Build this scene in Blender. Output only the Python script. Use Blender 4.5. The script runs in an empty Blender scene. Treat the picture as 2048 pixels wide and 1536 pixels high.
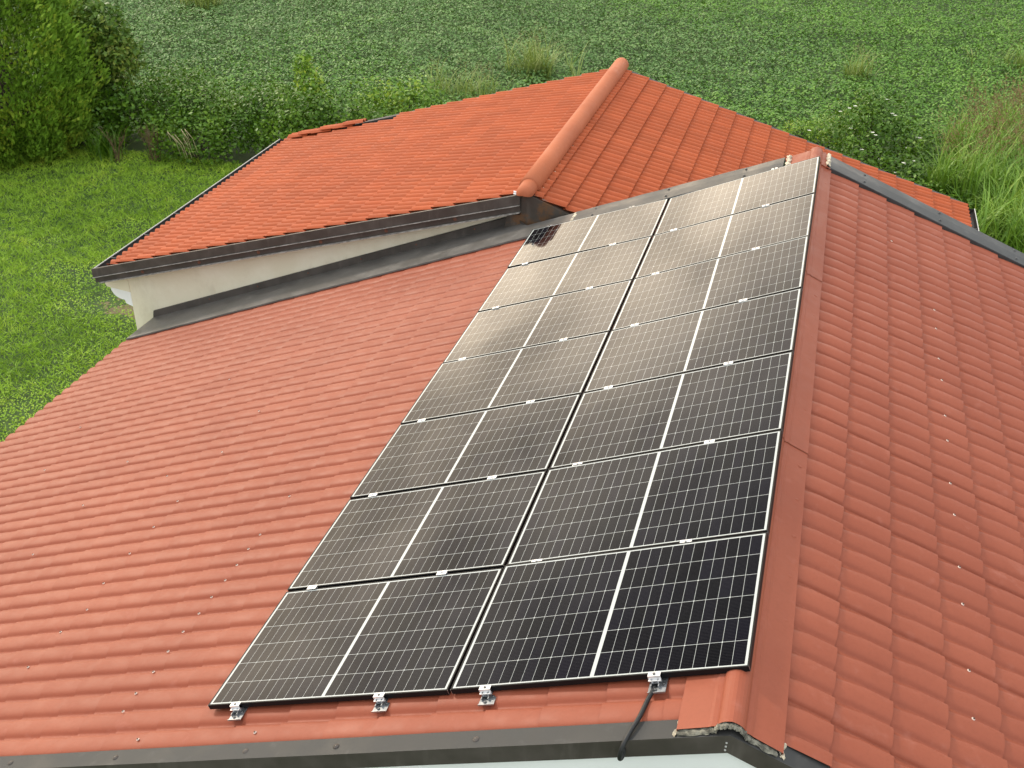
import bpy, math, random
import numpy as np
from mathutils import Vector, Matrix

R = math.radians
rng = np.random.default_rng(7)
random.seed(7)
S = bpy.context.scene
COL = S.collection

# ------------------------------------------------------------------ camera
G = 6.5                                    # height of the main ridge datum above the ground
cam_d = bpy.data.cameras.new("camera")
cam = bpy.data.objects.new("camera", cam_d)
COL.objects.link(cam)
S.camera = cam
cam_d.sensor_width = 36.0
cam_d.lens = 38.684
cam_d.clip_start = 0.05
cam_d.clip_end = 1500
Rc = Matrix(((0.9612, 0.275651, 0.010585), (0.151618, -0.495859, -0.855065), (-0.230451, 0.823493, -0.518413)))   # rows: right, down, forward
rt, dn, fw = Vector(Rc[0]).normalized(), Vector(Rc[1]).normalized(), Vector(Rc[2]).normalized()
cam.matrix_world = Matrix(((rt.x, -dn.x, -fw.x, -0.087), (rt.y, -dn.y, -fw.y, -4.277), (rt.z, -dn.z, -fw.z, 4.163 + G), (0, 0, 0, 1)))

# ------------------------------------------------------------------ world, sun, exposure
SUN_EL, SUN_AZ = 36.0, -64.0               # azimuth measured from +Y towards +X
W = bpy.data.worlds.new("World")
S.world = W
W.use_nodes = True
wn, wl = W.node_tree.nodes, W.node_tree.links
wn.clear()
def wnode(t, **k):
    n = wn.new(t)
    for a, b in k.items(): setattr(n, a, b)
    return n
wout = wnode('ShaderNodeOutputWorld'); wbg = wnode('ShaderNodeBackground')
wbg.inputs['Strength'].default_value = 0.1
sky = wnode('ShaderNodeTexSky'); sky.sky_type = 'NISHITA'; sky.sun_disc = False
sky.sun_elevation = R(SUN_EL); sky.sun_rotation = R(SUN_AZ)
tc = wnode('ShaderNodeTexCoord')
sep = wnode('ShaderNodeSeparateXYZ'); wl.new(tc.outputs['Generated'], sep.inputs[0])
def wmath(op, a, b=None, c=None):
    n = wnode('ShaderNodeMath', operation=op)
    for i, v in enumerate((a, b, c)):
        if v is None: continue
        if isinstance(v, (int, float)): n.inputs[i].default_value = v
        else: wl.new(v, n.inputs[i])
    return n.outputs[0]
def wstep(v, a, b, lo, hi):
    n = wnode('ShaderNodeMapRange', interpolation_type='SMOOTHSTEP')
    wl.new(v, n.inputs['Value'])
    for k, x in (('From Min', a), ('From Max', b), ('To Min', lo), ('To Max', hi)): n.inputs[k].default_value = x
    return n.outputs[0]
zz = sep.outputs['Z']
noi = wnode('ShaderNodeTexNoise'); noi.inputs['Scale'].default_value = 6.0; noi.inputs['Detail'].default_value = 5.0
noi.inputs['Roughness'].default_value = 0.55
mp = wnode('ShaderNodeMapping'); mp.inputs['Scale'].default_value = (1, 1, 2.6)
wl.new(tc.outputs['Generated'], mp.inputs[0]); wl.new(mp.outputs[0], noi.inputs['Vector'])
cl = wstep(noi.outputs['Fac'], 0.33, 0.67, 0.60, 1.28)
fwd = wmath('ADD', wmath('MULTIPLY', sep.outputs['X'], -0.64), wmath('MULTIPLY', sep.outputs['Y'], 0.77))
ahead = wstep(fwd, 0.35, 0.85, 0.0, 1.0)
low = wstep(zz, 0.15, 0.66, 1.0, 0.0)               # the bright, thin cloud low in the sky ahead
zen = wstep(zz, 0.50, 0.85, 0.0, 1.0)               # the lit overcast overhead
glow = wmath('MULTIPLY', wmath('MULTIPLY', ahead, wmath('POWER', low, 2.3)), 41.0)
behind = wmath('MULTIPLY', wstep(wmath('MULTIPLY', fwd, -1.0), 0.0, 0.7, 0.0, 1.0), wstep(zz, 0.35, 0.8, 8.0, 0.0))  # low fill added to the sky behind the camera to brighten near walls
rest = wmath('ADD', behind, wmath('ADD', wmath('MULTIPLY', zen, 10.5), wmath('MULTIPLY', wmath('SUBTRACT', 1.0, ahead), 7.0)))
tot = wmath('ADD', wmath('MULTIPLY', wmath('ADD', glow, wmath('MULTIPLY', rest, 0.9)), cl), 0.5)
warm = wnode('ShaderNodeMix', data_type='RGBA')
warm.inputs['A'].default_value = (0.93, 0.97, 1.0, 1); warm.inputs['B'].default_value = (1.0, 0.82, 0.61, 1)
wl.new(wmath('MULTIPLY', ahead, low), warm.inputs['Factor'])
ccol = wnode('ShaderNodeMix', data_type='RGBA', blend_type='MULTIPLY'); ccol.inputs['Factor'].default_value = 1.0
comb = wnode('ShaderNodeCombineColor')
for i in range(3): wl.new(tot, comb.inputs[i])
wl.new(warm.outputs['Result'], ccol.inputs['A']); wl.new(comb.outputs[0], ccol.inputs['B'])
wmix = wnode('ShaderNodeMix', data_type='RGBA'); wmix.inputs['Factor'].default_value = 0.93
wl.new(sky.outputs[0], wmix.inputs['A']); wl.new(ccol.outputs['Result'], wmix.inputs['B'])
wl.new(wmix.outputs['Result'], wbg.inputs['Color']); wl.new(wbg.outputs[0], wout.inputs['Surface'])

sd = bpy.data.lights.new("sun", 'SUN')
sd.energy = 2.0; sd.angle = R(7); sd.color = (1.0, 0.90, 0.74)
sun = bpy.data.objects.new("sun", sd); COL.objects.link(sun)
sv = Vector((math.cos(R(SUN_EL)) * math.sin(R(SUN_AZ)), math.cos(R(SUN_EL)) * math.cos(R(SUN_AZ)), math.sin(R(SUN_EL))))
sun.rotation_euler = sv.to_track_quat('Z', 'Y').to_euler()
S.view_settings.view_transform = 'Standard'
S.view_settings.look = 'None'
S.view_settings.exposure = 0.38
S.view_settings.gamma = 1.0
S.view_settings.use_curve_mapping = False

# ------------------------------------------------------------------ object helpers
def tag(o, label=None, cat=None, group=None, kind=None):
    if label: o['label'] = label
    if cat: o['category'] = cat
    if group: o['group'] = group
    if kind: o['kind'] = kind
    return o
def thing(name, label, cat, loc=(0, 0, 0), group=None, mat=None):
    o = bpy.data.objects.new(name, None)
    COL.objects.link(o)
    o.empty_display_size = 0.2
    if mat is not None: o.matrix_world = mat
    else: o.location = loc
    return tag(o, label, cat, group)
def root_offset(p):
    v = Vector((0, 0, 0))
    while p is not None:
        v += Vector(p.location); p = p.parent
    return v
def mesh_obj(name, verts, faces, mat, parent=None, smooth=False, local=False, attrs=None):
    """verts in world coordinates (or in the parent's own when local)"""
    me = bpy.data.meshes.new(name)
    v = np.asarray(verts, dtype=np.float64).reshape(-1, 3)
    if parent is not None and not local:
        v = v - np.array(root_offset(parent))
    if isinstance(faces, np.ndarray):
        nf, k = faces.shape
        me.vertices.add(len(v)); me.vertices.foreach_set('co', v.astype(np.float32).ravel())
        me.loops.add(nf * k); me.loops.foreach_set('vertex_index', faces.astype(np.int32).ravel())
        me.polygons.add(nf)
        me.polygons.foreach_set('loop_start', np.arange(0, nf * k, k, dtype=np.int32))
        try: me.polygons.foreach_set('loop_total', np.full(nf, k, dtype=np.int32))
        except Exception: pass
        me.update(calc_edges=True)
    else:
        me.from_pydata(v.tolist(), [], [list(f) for f in faces]); me.update()
    if smooth: me.polygons.foreach_set('use_smooth', [True] * len(me.polygons))
    for an, av in (attrs or {}).items():
        a = me.attributes.new(an, 'FLOAT', 'POINT'); a.data.foreach_set('value', np.asarray(av, dtype=np.float32))
    for m in (mat if isinstance(mat, (list, tuple)) else [mat]): me.materials.append(m)
    o = bpy.data.objects.new(name, me); COL.objects.link(o)
    if parent is not None: o.parent = parent
    return o
class MB:
    def __init__(s): s.v = []; s.f = []
    def add(s, vs, fs):
        n = len(s.v); s.v += [tuple(p) for p in vs]; s.f += [tuple(i + n for i in f) for f in fs]; return s
    def box(s, a, b, M=None):
        (x0, y0, z0), (x1, y1, z1) = a, b
        vs = [(x0, y0, z0), (x1, y0, z0), (x1, y1, z0), (x0, y1, z0), (x0, y0, z1), (x1, y0, z1), (x1, y1, z1), (x0, y1, z1)]
        if M is not None: vs = [M @ Vector(p) for p in vs]
        return s.add(vs, [(0, 3, 2, 1), (4, 5, 6, 7), (0, 1, 5, 4), (1, 2, 6, 5), (2, 3, 7, 6), (3, 0, 4, 7)])
    def prism(s, prof, fn, t0, t1, caps=True):
        """closed profile [(a,b)] swept from t0 to t1; fn(a,b,t) -> point"""
        n = len(prof)
        vs = [fn(a, b, t0) for a, b in prof] + [fn(a, b, t1) for a, b in prof]
        fs = [(i, (i + 1) % n, n + (i + 1) % n, n + i) for i in range(n)]
        if caps: fs += [tuple(range(n - 1, -1, -1)), tuple(range(n, 2 * n))]
        return s.add(vs, fs)
    def tube(s, pts, rad, n=8, caps=True):
        pts = [Vector(p) for p in pts]; rr = rad if isinstance(rad, (list, tuple)) else [rad] * len(pts)
        ring = []
        up = Vector((0.31, 0.17, 0.93))
        for i, p in enumerate(pts):
            d = (pts[min(i + 1, len(pts) - 1)] - pts[max(i - 1, 0)]).normalized()
            a = d.cross(up)
            if a.length < 1e-4: a = d.cross(Vector((1, 0, 0)))
            a.normalize(); b = d.cross(a)
            ring.append([p + (a * math.cos(2 * math.pi * k / n) + b * math.sin(2 * math.pi * k / n)) * rr[i] for k in range(n)])
        vs = [q for r_ in ring for q in r_]; fs = []
        for i in range(len(pts) - 1):
            for k in range(n):
                k2 = (k + 1) % n
                fs.append((i * n + k, i * n + k2, (i + 1) * n + k2, (i + 1) * n + k))
        if caps: fs += [tuple(range(n - 1, -1, -1)), tuple(range((len(pts) - 1) * n, len(pts) * n))]
        return s.add(vs, fs)
    def lathe(s, prof, M, n=12):
        """prof [(r,z)] around the local z axis of matrix M"""
        vs = [M @ Vector((r * math.cos(2 * math.pi * k / n), r * math.sin(2 * math.pi * k / n), z)) for r, z in prof for k in range(n)]
        fs = []
        for i in range(len(prof) - 1):
            for k in range(n):
                k2 = (k + 1) % n
                fs.append((i * n + k, i * n + k2, (i + 1) * n + k2, (i + 1) * n + k))
        fs.append(tuple(range((len(prof) - 1) * n, len(prof) * n)))
        return s.add(vs, fs)
    def build(s, name, mat, parent=None, smooth=False, local=False):
        return mesh_obj(name, s.v, s.f, mat, parent, smooth, local)

# ------------------------------------------------------------------ material helpers
class NT:
    def __init__(s, name):
        s.m = bpy.data.materials.new(name); s.m.use_nodes = True
        s.t = s.m.node_tree; s.n = s.t.nodes; s.l = s.t.links
        s.b = s.n['Principled BSDF']; s.out = s.n['Material Output']
    def node(s, t, **k):
        n = s.n.new(t)
        for a, b in k.items(): setattr(n, a, b)
        return n
    def set(s, sock, v):
        if isinstance(v, bpy.types.NodeSocket): s.l.new(v, sock)
        else:
            if isinstance(v, (tuple, list)) and len(v) == 3 and sock.type == 'RGBA': v = (*v, 1)
            sock.default_value = v
    def math(s, op, a, b=0.0, c=0.0, clamp=False):
        n = s.node('ShaderNodeMath', operation=op, use_clamp=clamp)
        for i, v in enumerate((a, b, c)): s.set(n.inputs[i], v)
        return n.outputs[0]
    def mix(s, f, a, b, mode='MIX'):
        n = s.node('ShaderNodeMix', data_type='RGBA', blend_type=mode)
        s.set(n.inputs['Factor'], f); s.set(n.inputs['A'], a); s.set(n.inputs['B'], b)
        return n.outputs['Result']
    def obj(s): return s.node('ShaderNodeTexCoord').outputs['Object']
    def geo(s): return s.node('ShaderNodeNewGeometry').outputs['Position']
    def noise(s, scale, detail=4.0, rough=0.55, vec=None, stretch=None):
        n = s.node('ShaderNodeTexNoise'); n.inputs['Scale'].default_value = scale
        n.inputs['Detail'].default_value = detail; n.inputs['Roughness'].default_value = rough
        v = vec if vec is not None else s.geo()
        if stretch:
            mpn = s.node('ShaderNodeMapping'); mpn.inputs['Scale'].default_value = stretch; s.l.new(v, mpn.inputs[0]); v = mpn.outputs[0]
        s.l.new(v, n.inputs['Vector'])
        return n.outputs['Fac']
    def ramp(s, f, a, b, lo=0.0, hi=1.0, smooth=True):
        n = s.node('ShaderNodeMapRange', interpolation_type='SMOOTHSTEP' if smooth else 'LINEAR')
        s.set(n.inputs['Value'], f)
        for k, x in (('From Min', a), ('From Max', b), ('To Min', lo), ('To Max', hi)): s.set(n.inputs[k], x)
        return n.outputs[0]
    def attr(s, nm):
        n = s.node('ShaderNodeAttribute'); n.attribute_name = nm; return n.outputs['Fac']
    def bump(s, h, strength=0.3, dist=0.01):
        n = s.node('ShaderNodeBump'); n.inputs['Strength'].default_value = strength; n.inputs['Distance'].default_value = dist
        s.l.new(h, n.inputs['Height']); s.l.new(n.outputs[0], s.b.inputs['Normal'])
    def base(s, c): s.set(s.b.inputs['Base Color'], c); return s
    def p(s, **k):
        for a, v in k.items(): s.set(s.b.inputs[a.replace('_', ' ')], v)
        return s

def plain(name, col, rough=0.5, metal=0.0, var=0.12, scale=6.0, bump=0.0):
    t = NT(name)
    f = t.noise(scale, 5)
    c2 = tuple(min(1, x * (1 + var)) for x in col); c1 = tuple(x * (1 - var) for x in col)
    t.base(t.mix(t.ramp(f, 0.3, 0.7), c1, c2)).p(Roughness=rough, Metallic=metal)
    if bump: t.bump(t.noise(scale * 12, 3), bump, 0.004)
    return t.m

def roof_paint(name, col, dark, rough, tilevar, dust):
    t = NT(name)
    big = t.noise(0.9, 5, 0.6); fine = t.noise(42, 4, 0.6); mid = t.noise(6.5, 5, 0.6)
    c = t.mix(t.ramp(big, 0.3, 0.72), dark, col)
    c = t.mix(t.math('MULTIPLY', t.ramp(fine, 0.42, 0.75), 0.28), c, tuple(x * 0.72 for x in col))
    c = t.mix(t.math('MULTIPLY', t.ramp(mid, 0.56, 0.82), dust), c, tuple(min(1, x * 1.08 + 0.075) for x in col))
    tv = t.math('MULTIPLY', t.attr('rnd'), tilevar)
    c = t.mix(tv, c, tuple(x * 0.62 for x in col))
    t.base(c).p(Roughness=t.ramp(mid, 0.3, 0.8, rough - 0.06, rough + 0.1))
    t.b.inputs['Specular IOR Level'].default_value = 0.22
    t.bump(t.noise(160, 2), 0.10, 0.002)
    return t.m
M = {}
M['metal_roof'] = roof_paint('painted_tile_sheet', (0.315, 0.086, 0.046), (0.272, 0.070, 0.037), 0.52, 0.10, 0.42)
M['clay_roof'] = roof_paint('orange_tiles', (0.46, 0.104, 0.035), (0.40, 0.086, 0.029), 0.66, 0.55, 0.10)
M['cap'] = roof_paint('ridge_terracotta', (0.46, 0.140, 0.064), (0.40, 0.116, 0.053), 0.7, 0.15, 0.35)
def flash_mat(name, col, rough, rust=0.0):
    t = NT(name)
    f = t.noise(3.0, 6, 0.65); st = t.noise(9.0, 4, 0.6, stretch=(1, 1, 0.15))
    c = t.mix(t.ramp(f, 0.35, 0.7), tuple(x * 0.8 for x in col), tuple(x * 1.25 for x in col))
    c = t.mix(t.math('MULTIPLY', t.ramp(st, 0.55, 0.75), 0.35), c, tuple(min(1, x * 1.7 + 0.02) for x in col))
    if rust: c = t.mix(t.math('MULTIPLY', t.ramp(t.noise(4.5, 5, 0.7), 0.45, 0.62), rust), c, (0.16, 0.075, 0.03))
    t.base(c).p(Roughness=t.ramp(f, 0.3, 0.7, rough - 0.08, rough + 0.12), Metallic=0.0); t.b.inputs['Specular IOR Level'].default_value = 0.35
    return t.m
M['flash'] = flash_mat('brown_sheet_metal', (0.074, 0.062, 0.054), 0.5)
M['flash_grey'] = flash_mat('weathered_sheet_metal', (0.045, 0.044, 0.042), 0.62)
M['flash_rust'] = flash_mat('rusty_sheet_metal', (0.070, 0.058, 0.048), 0.45, 0.7)
M['flash_tray'] = flash_mat('grey_brown_sheet_metal', (0.115, 0.107, 0.098), 0.36)
M['flash_far'] = flash_mat('grey_zinc_flashing', (0.042, 0.043, 0.043), 0.45)
M['rim_dark'] = plain('painted_lit_edge', (0.30, 0.285, 0.26), 0.4, 0, 0.4, 15)  # pale tone paints the light caught along the drip edges
M['rim'] = plain('light_metal_edge', (0.50, 0.49, 0.46), 0.4)
M['gutter_in'] = plain('dark_gutter', (0.03, 0.026, 0.024), 0.5)
t = NT('cream_render'); f = t.noise(1.3, 6, 0.65); f2 = t.noise(2.1, 5, 0.7, stretch=(1, 1, 0.6))
c = t.mix(t.ramp(f, 0.35, 0.65), (0.76, 0.70, 0.53), (0.83, 0.78, 0.62))
c = t.mix(t.math('MULTIPLY', t.ramp(f2, 0.5, 0.75), 0.35), c, (0.50, 0.43, 0.30))
t.base(c).p(Roughness=0.9); t.bump(t.noise(60, 4), 0.25, 0.006); M['cream'] = t.m
M['white'] = plain('white_paint', (0.88, 0.89, 0.87), 0.7, 0, 0.03, 2.0, 0.1)
M['mortar'] = plain('old_mortar', (0.17, 0.16, 0.125), 0.95, 0, 0.6, 30, 0.6)
M['mortar_pale'] = plain('pale_mortar', (0.55, 0.48, 0.36), 0.95, 0, 0.4, 30, 0.6)
M['frame'] = plain('black_anodised_frame', (0.008, 0.008, 0.009), 0.42); M['frame'].node_tree.nodes['Principled BSDF'].inputs['Specular IOR Level'].default_value = 0.15
M['alu'] = plain('bright_aluminium', (0.78, 0.78, 0.78), 0.32, 0.55, 0.05)
M['steel'] = plain('galvanised_steel', (0.40, 0.41, 0.42), 0.3, 0.8, 0.2, 40)
M['bolt'] = plain('dark_bolt', (0.12, 0.12, 0.12), 0.4, 0.7)
M['rubber'] = plain('black_cable_sheath', (0.012, 0.012, 0.012), 0.55)
M['washer'] = plain('pale_washer', (0.70, 0.55, 0.47), 0.6)
M['screw_dark'] = plain('screw_head', (0.09, 0.055, 0.04), 0.5, 0.4)
M['rustbolt'] = plain('rusty_bolt', (0.15, 0.06, 0.035), 0.7)
M['bark'] = plain('bark', (0.06, 0.045, 0.03), 0.9, 0, 0.4, 20, 0.5)

# the cell sheet under the glass: 24 x 6 narrow cells in two halves on a white backsheet
PL, PW = 1.762, 1.134
t = NT('solar_cells')
o = t.obj(); sx = t.node('ShaderNodeSeparateXYZ'); t.l.new(o, sx.inputs[0])
X, Y = sx.outputs['X'], sx.outputs['Y']
u = t.math('MULTIPLY', X, -1.0)
half = t.math('GREATER_THAN', u, PL / 2)
uh = t.math('ABSOLUTE', t.math('SUBTRACT', u, PL / 2))              # distance from the middle line
cw = (PL / 2 - 0.011 - 0.024) / 12
rh = (PW - 2 * 0.019) / 6
uc = t.math('DIVIDE', t.math('SUBTRACT', uh, 0.011), cw)
vc = t.math('DIVIDE', t.math('SUBTRACT', Y, 0.019), rh)
def line(v, w):      # 1 inside a band of half-width w around each integer
    fr = t.math('FRACT', v); d = t.math('MINIMUM', fr, t.math('SUBTRACT', 1.0, fr))
    return t.math('LESS_THAN', d, w), d
lu, du = line(uc, 0.0009 / cw); lv, dv = line(vc, 0.0013 / rh)
dia = t.math('LESS_THAN', t.math('ADD', t.math('MULTIPLY', du, cw), t.math('MULTIPLY', dv, rh)), 0.0062)
odd = t.math('LESS_THAN', t.math('ABSOLUTE', t.math('SUBTRACT', t.math('MODULO', t.math('ROUND', uc), 3.0), 1.0)), 0.5)
dia = t.math('MULTIPLY', dia, odd)
out_u = t.math('MAXIMUM', t.math('LESS_THAN', uc, 0.0), t.math('GREATER_THAN', uc, 12.0))
out_v = t.math('MAXIMUM', t.math('LESS_THAN', vc, 0.0), t.math('GREATER_THAN', vc, 6.0))
white = t.math('MAXIMUM', t.math('MAXIMUM', t.math('MAXIMUM', lu, lv), dia), t.math('MAXIMUM', out_u, out_v), clamp=True)
# thin bus wires running along the panel
bw = t.math('FRACT', t.math('MULTIPLY', vc, 16.0)); bus = t.math('LESS_THAN', t.math('ABSOLUTE', t.math('SUBTRACT', bw, 0.5)), 0.055)
idv = t.node('ShaderNodeCombineXYZ')
t.l.new(t.math('ADD', t.math('FLOOR', uc), t.math('MULTIPLY', half, 40.0)), idv.inputs[0]); t.l.new(t.math('FLOOR', vc), idv.inputs[1])
oi = t.node('ShaderNodeObjectInfo'); t.l.new(oi.outputs['Random'], idv.inputs[2])
wnz = t.node('ShaderNodeTexWhiteNoise'); t.l.new(idv.outputs[0], wnz.inputs['Vector'])
cell = t.mix(wnz.outputs['Value'], (0.0022, 0.0022, 0.0028), (0.0050, 0.0046, 0.0085))
cell = t.mix(t.math('MULTIPLY', bus, 0.55), cell, (0.060, 0.058, 0.062))
t.base(t.mix(white, cell, (0.50, 0.52, 0.50)))
gn = t.noise(7.0, 3, 0.5, vec=o)
t.p(Roughness=t.ramp(gn, 0.3, 0.7, 0.035, 0.075), IOR=1.26)
t.bump(t.noise(1.3, 2, 0.4, vec=o), 0.07, 0.02)
M['cells'] = t.m

def leaf_mat(name, cols, trans=0.25, rough=0.5, spec=0.4):
    """three tones mixed by the number each leaf carries, with a patchy drift over the plant"""
    t = NT(name)
    r_ = t.attr('rnd'); pt = t.noise(0.9, 4, 0.6)
    f = t.math('ADD', t.math('MULTIPLY', r_, 0.62), t.math('MULTIPLY', t.ramp(pt, 0.3, 0.7), 0.38))
    c = t.mix(t.ramp(f, 0.05, 0.5), cols[0], cols[1]); c = t.mix(t.ramp(f, 0.5, 0.95), c, cols[2])
    t.base(c).p(Roughness=rough); t.b.inputs['Specular IOR Level'].default_value = spec
    tr = t.node('ShaderNodeBsdfTranslucent'); t.l.new(t.mix(0.5, c, (0.20, 0.30, 0.03)), tr.inputs['Color'])
    mx = t.node('ShaderNodeMixShader'); mx.inputs[0].default_value = trans
    t.l.new(t.b.outputs[0], mx.inputs[1]); t.l.new(tr.outputs[0], mx.inputs[2]); t.l.new(mx.outputs[0], t.out.inputs['Surface'])
    return t.m
M['soy'] = leaf_mat('crop_leaves_sky_grey', [(0.055, 0.133, 0.026), (0.111, 0.215, 0.052), (0.193, 0.324, 0.089)], 0.11, 0.55, 0.35)  # greyer green: sky reflection on the left of the field put into the colour
M['soy_v'] = leaf_mat('crop_leaves_bright', [(0.060, 0.157, 0.020), (0.117, 0.248, 0.033), (0.201, 0.364, 0.055)], 0.13, 0.55, 0.3)
M['grass'] = leaf_mat('lawn_blades', [(0.151, 0.280, 0.023), (0.286, 0.463, 0.035), (0.516, 0.621, 0.073)], 0.2, 0.55, 0.3)
M['thuja'] = leaf_mat('conifer_sprays', [(0.084, 0.174, 0.017), (0.177, 0.317, 0.028), (0.369, 0.433, 0.047)], 0.1, 0.6, 0.25)
M['broad'] = leaf_mat('broad_leaves', [(0.039, 0.100, 0.017), (0.105, 0.193, 0.026), (0.254, 0.301, 0.047)], 0.12, 0.5, 0.35)
M['bramble'] = leaf_mat('bramble_leaves', [(0.031, 0.087, 0.005), (0.073, 0.163, 0.007), (0.149, 0.259, 0.013)], 0.1, 0.5, 0.35)
M['yellowish'] = leaf_mat('yellow_green_leaves', [(0.062, 0.160, 0.015), (0.165, 0.300, 0.025), (0.375, 0.440, 0.033)], 0.15, 0.5, 0.35)
M['reed'] = leaf_mat('reed_blades', [(0.089, 0.204, 0.023), (0.193, 0.344, 0.042), (0.350, 0.468, 0.077)], 0.25, 0.45, 0.4)
M['weed'] = leaf_mat('pale_weeds', [(0.12, 0.19, 0.04), (0.24, 0.31, 0.075), (0.40, 0.44, 0.15)], 0.25, 0.5, 0.3)
M['straw'] = leaf_mat('dry_straw', [(0.16, 0.11, 0.05), (0.24, 0.17, 0.08), (0.36, 0.29, 0.15)], 0.1, 0.8, 0.2)
M['plume'] = leaf_mat('grass_plumes', [(0.16, 0.095, 0.055), (0.24, 0.15, 0.085), (0.33, 0.23, 0.13)], 0.2, 0.8, 0.2)
M['stalk'] = plain('brown_stalks', (0.15, 0.085, 0.05), 0.9, 0, 0.3, 9)
M['straw_plain'] = plain('pale_dead_cane', (0.42, 0.34, 0.20), 0.9, 0, 0.3, 9)
M['petal'] = plain('white_petals', (0.80, 0.78, 0.66), 0.6)

# ------------------------------------------------------------------ ground
t = NT('soil_and_turf')
f = t.noise(0.35, 5, 0.6); f2 = t.noise(7, 5, 0.65)
sp = t.node('ShaderNodeSeparateXYZ'); t.l.new(t.geo(), sp.inputs[0])
bare = t.math('LESS_THAN', t.math('SQRT', t.math('ADD', t.math('POWER', t.math('DIVIDE', t.math('ADD', sp.outputs['X'], 13.3), 1.0), 2.0),
              t.math('POWER', t.math('DIVIDE', t.math('SUBTRACT', sp.outputs['Y'], 13.4), 0.6), 2.0))), t.ramp(t.noise(2.5, 4), 0.3, 0.7, 0.1, 1.0))
c = t.mix(t.ramp(f, 0.35, 0.65), (0.035, 0.075, 0.014), (0.060, 0.105, 0.022))
c = t.mix(t.ramp(f2, 0.5, 0.75), c, (0.075, 0.075, 0.030))
c = t.mix(bare, c, t.mix(f2, (0.09, 0.08, 0.035), (0.26, 0.20, 0.11)))
t.base(c).p(Roughness=0.95)
M['ground'] = t.m
gm = mesh_obj('ground', [(-400, -300, 0), (400, -300, 0), (400, 500, 0), (-400, 500, 0)], [(0, 1, 2, 3)], M['ground'])
tag(gm, 'grassy ground under the houses and the crop field', 'ground', kind='structure')
# ------------------------------------------------------------------ roof sheets
CA, SA = math.cos(R(21.75)), math.sin(R(21.75))
def smooth01(x): x = np.clip(x, 0, 1); return x * x * (3 - 2 * x)
class Slope:
    """a roof plane: s runs down the slope from the ridge, y along the ridge, h off the plane"""
    def __init__(s, rx, rz, side, deg): s.rx, s.rz, s.side, s.c, s.s = rx, rz, side, math.cos(R(deg)), math.sin(R(deg))
    def arr(s, S_, Y_, H_):
        return np.stack([s.rx + s.side * (S_ * s.c + H_ * s.s), Y_ + 0 * S_, s.rz - S_ * s.s + H_ * s.c], -1)
    def pt(s, a, y, h): return Vector((s.rx + s.side * (a * s.c + h * s.s), y, s.rz - a * s.s + h * s.c))
    def mat(s, a, y, h):
        d = Vector((s.side * s.c, 0, -s.s)); n = Vector((s.side * s.s, 0, s.c)); y_ = n.cross(d)
        m = Matrix((d, y_, n)).transposed().to_4x4(); m.translation = s.pt(a, y, h); return m
def rib_sheet(slope, s_edges, y0, y1, period, phase, prof_t, prof_h, step, lip, seam=0, pits=False, skip=None, wob=0.0015):
    """pressed or laid tiles: wave across y, one raised lower edge per course"""
    k0, k1 = math.floor((y0 - phase) / period), math.ceil((y1 - phase) / period)
    ys, hs, rib, tt = [], [], [], []
    for k in range(k0, k1):
        for i, (a, b) in enumerate(zip(prof_t, prof_h)):
            y = phase + (k + a) * period
            if y < y0 - 1e-6 or y > y1 + 1e-6: continue
            hh = b
            if seam and k % seam == 0 and i in (4, 5): hh -= 0.013 if i == 4 else 0.006
            ys.append(y); hs.append(hh); rib.append(k); tt.append(a)
    ys.insert(0, y0); hs.insert(0, hs[0]); rib.insert(0, rib[0]); tt.insert(0, tt[0])
    ys.append(y1); hs.append(hs[-1]); rib.append(rib[-1]); tt.append(tt[-1])
    ys, hs, rib, tt = map(np.array, (ys, hs, rib, tt)); n = len(ys)
    V, F, A = [], [], []
    off = 0
    def grid(rows, rv, keep):
        nonlocal off
        m = len(rows)
        for r_ in rows: V.append(r_); A.append(rv)
        for i in range(m - 1):
            j = np.arange(n - 1)[keep]
            q = np.stack([off + i * n + j, off + i * n + j + 1, off + (i + 1) * n + j + 1, off + (i + 1) * n + j], -1)
            F.append(q if slope.side > 0 else q[:, ::-1])
        off += m * n
    for ci in range(len(s_edges) - 1):
        a, b = s_edges[ci], s_edges[ci + 1]; c = b - a
        rv = rng.random(4096)[(rib - k0) % 4096]
        jit = (rng.random(4096)[(rib - k0) % 4096] - 0.5) * wob
        keep = np.ones(n - 1, bool)
        if skip is not None: keep = ~skip(ci, ys[:-1])
        ws = [0.0, 0.025, 0.065, 0.5, 0.9, 1.0]
        rows = []
        for w in ws:
            hh = hs + step * w ** 0.8 + jit
            if pits and w in (0.025, 0.065): hh = hh - 0.026 * np.exp(-((tt - 0.80) / 0.050) ** 2)
            rows.append(slope.arr(np.full(n, a + w * c), ys, hh))
        grid(rows, rv, keep)
        he = hs + step + jit
        th = 0.45 * step + 0.003
        lips = [slope.arr(np.full(n, b), ys, he), slope.arr(np.full(n, b), ys, he - th)]
        grid(lips, rv, keep)
        if lip:
            grid([slope.arr(np.full(n, b), ys, he - th), slope.arr(np.full(n, b - lip), ys, he - th - 0.002)], rv, keep)
            grid([slope.arr(np.full(n, b - lip), ys, hs + 0.0), slope.arr(np.full(n, b), ys, hs + 0.0)], rv, keep)
    return np.concatenate(V), np.concatenate(F), np.concatenate(A)
# wave of the pressed sheet: flat pan, gentle near flank, round crest, steep far flank
PT = [0.0, 0.012, 0.05, 0.09, 0.12, 0.155, 0.195, 0.24, 0.30, 0.40, 0.52, 0.64, 0.75, 0.835, 0.875, 0.91, 0.94, 0.975]
PH = [0.0000, 0.0000, 0.0000, 0.0009, 0.0035, 0.0094, 0.0158, 0.0211, 0.0257, 0.0307, 0.0342, 0.0360, 0.0365, 0.0351, 0.0310, 0.0216, 0.0070, 0.0000]

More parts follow.
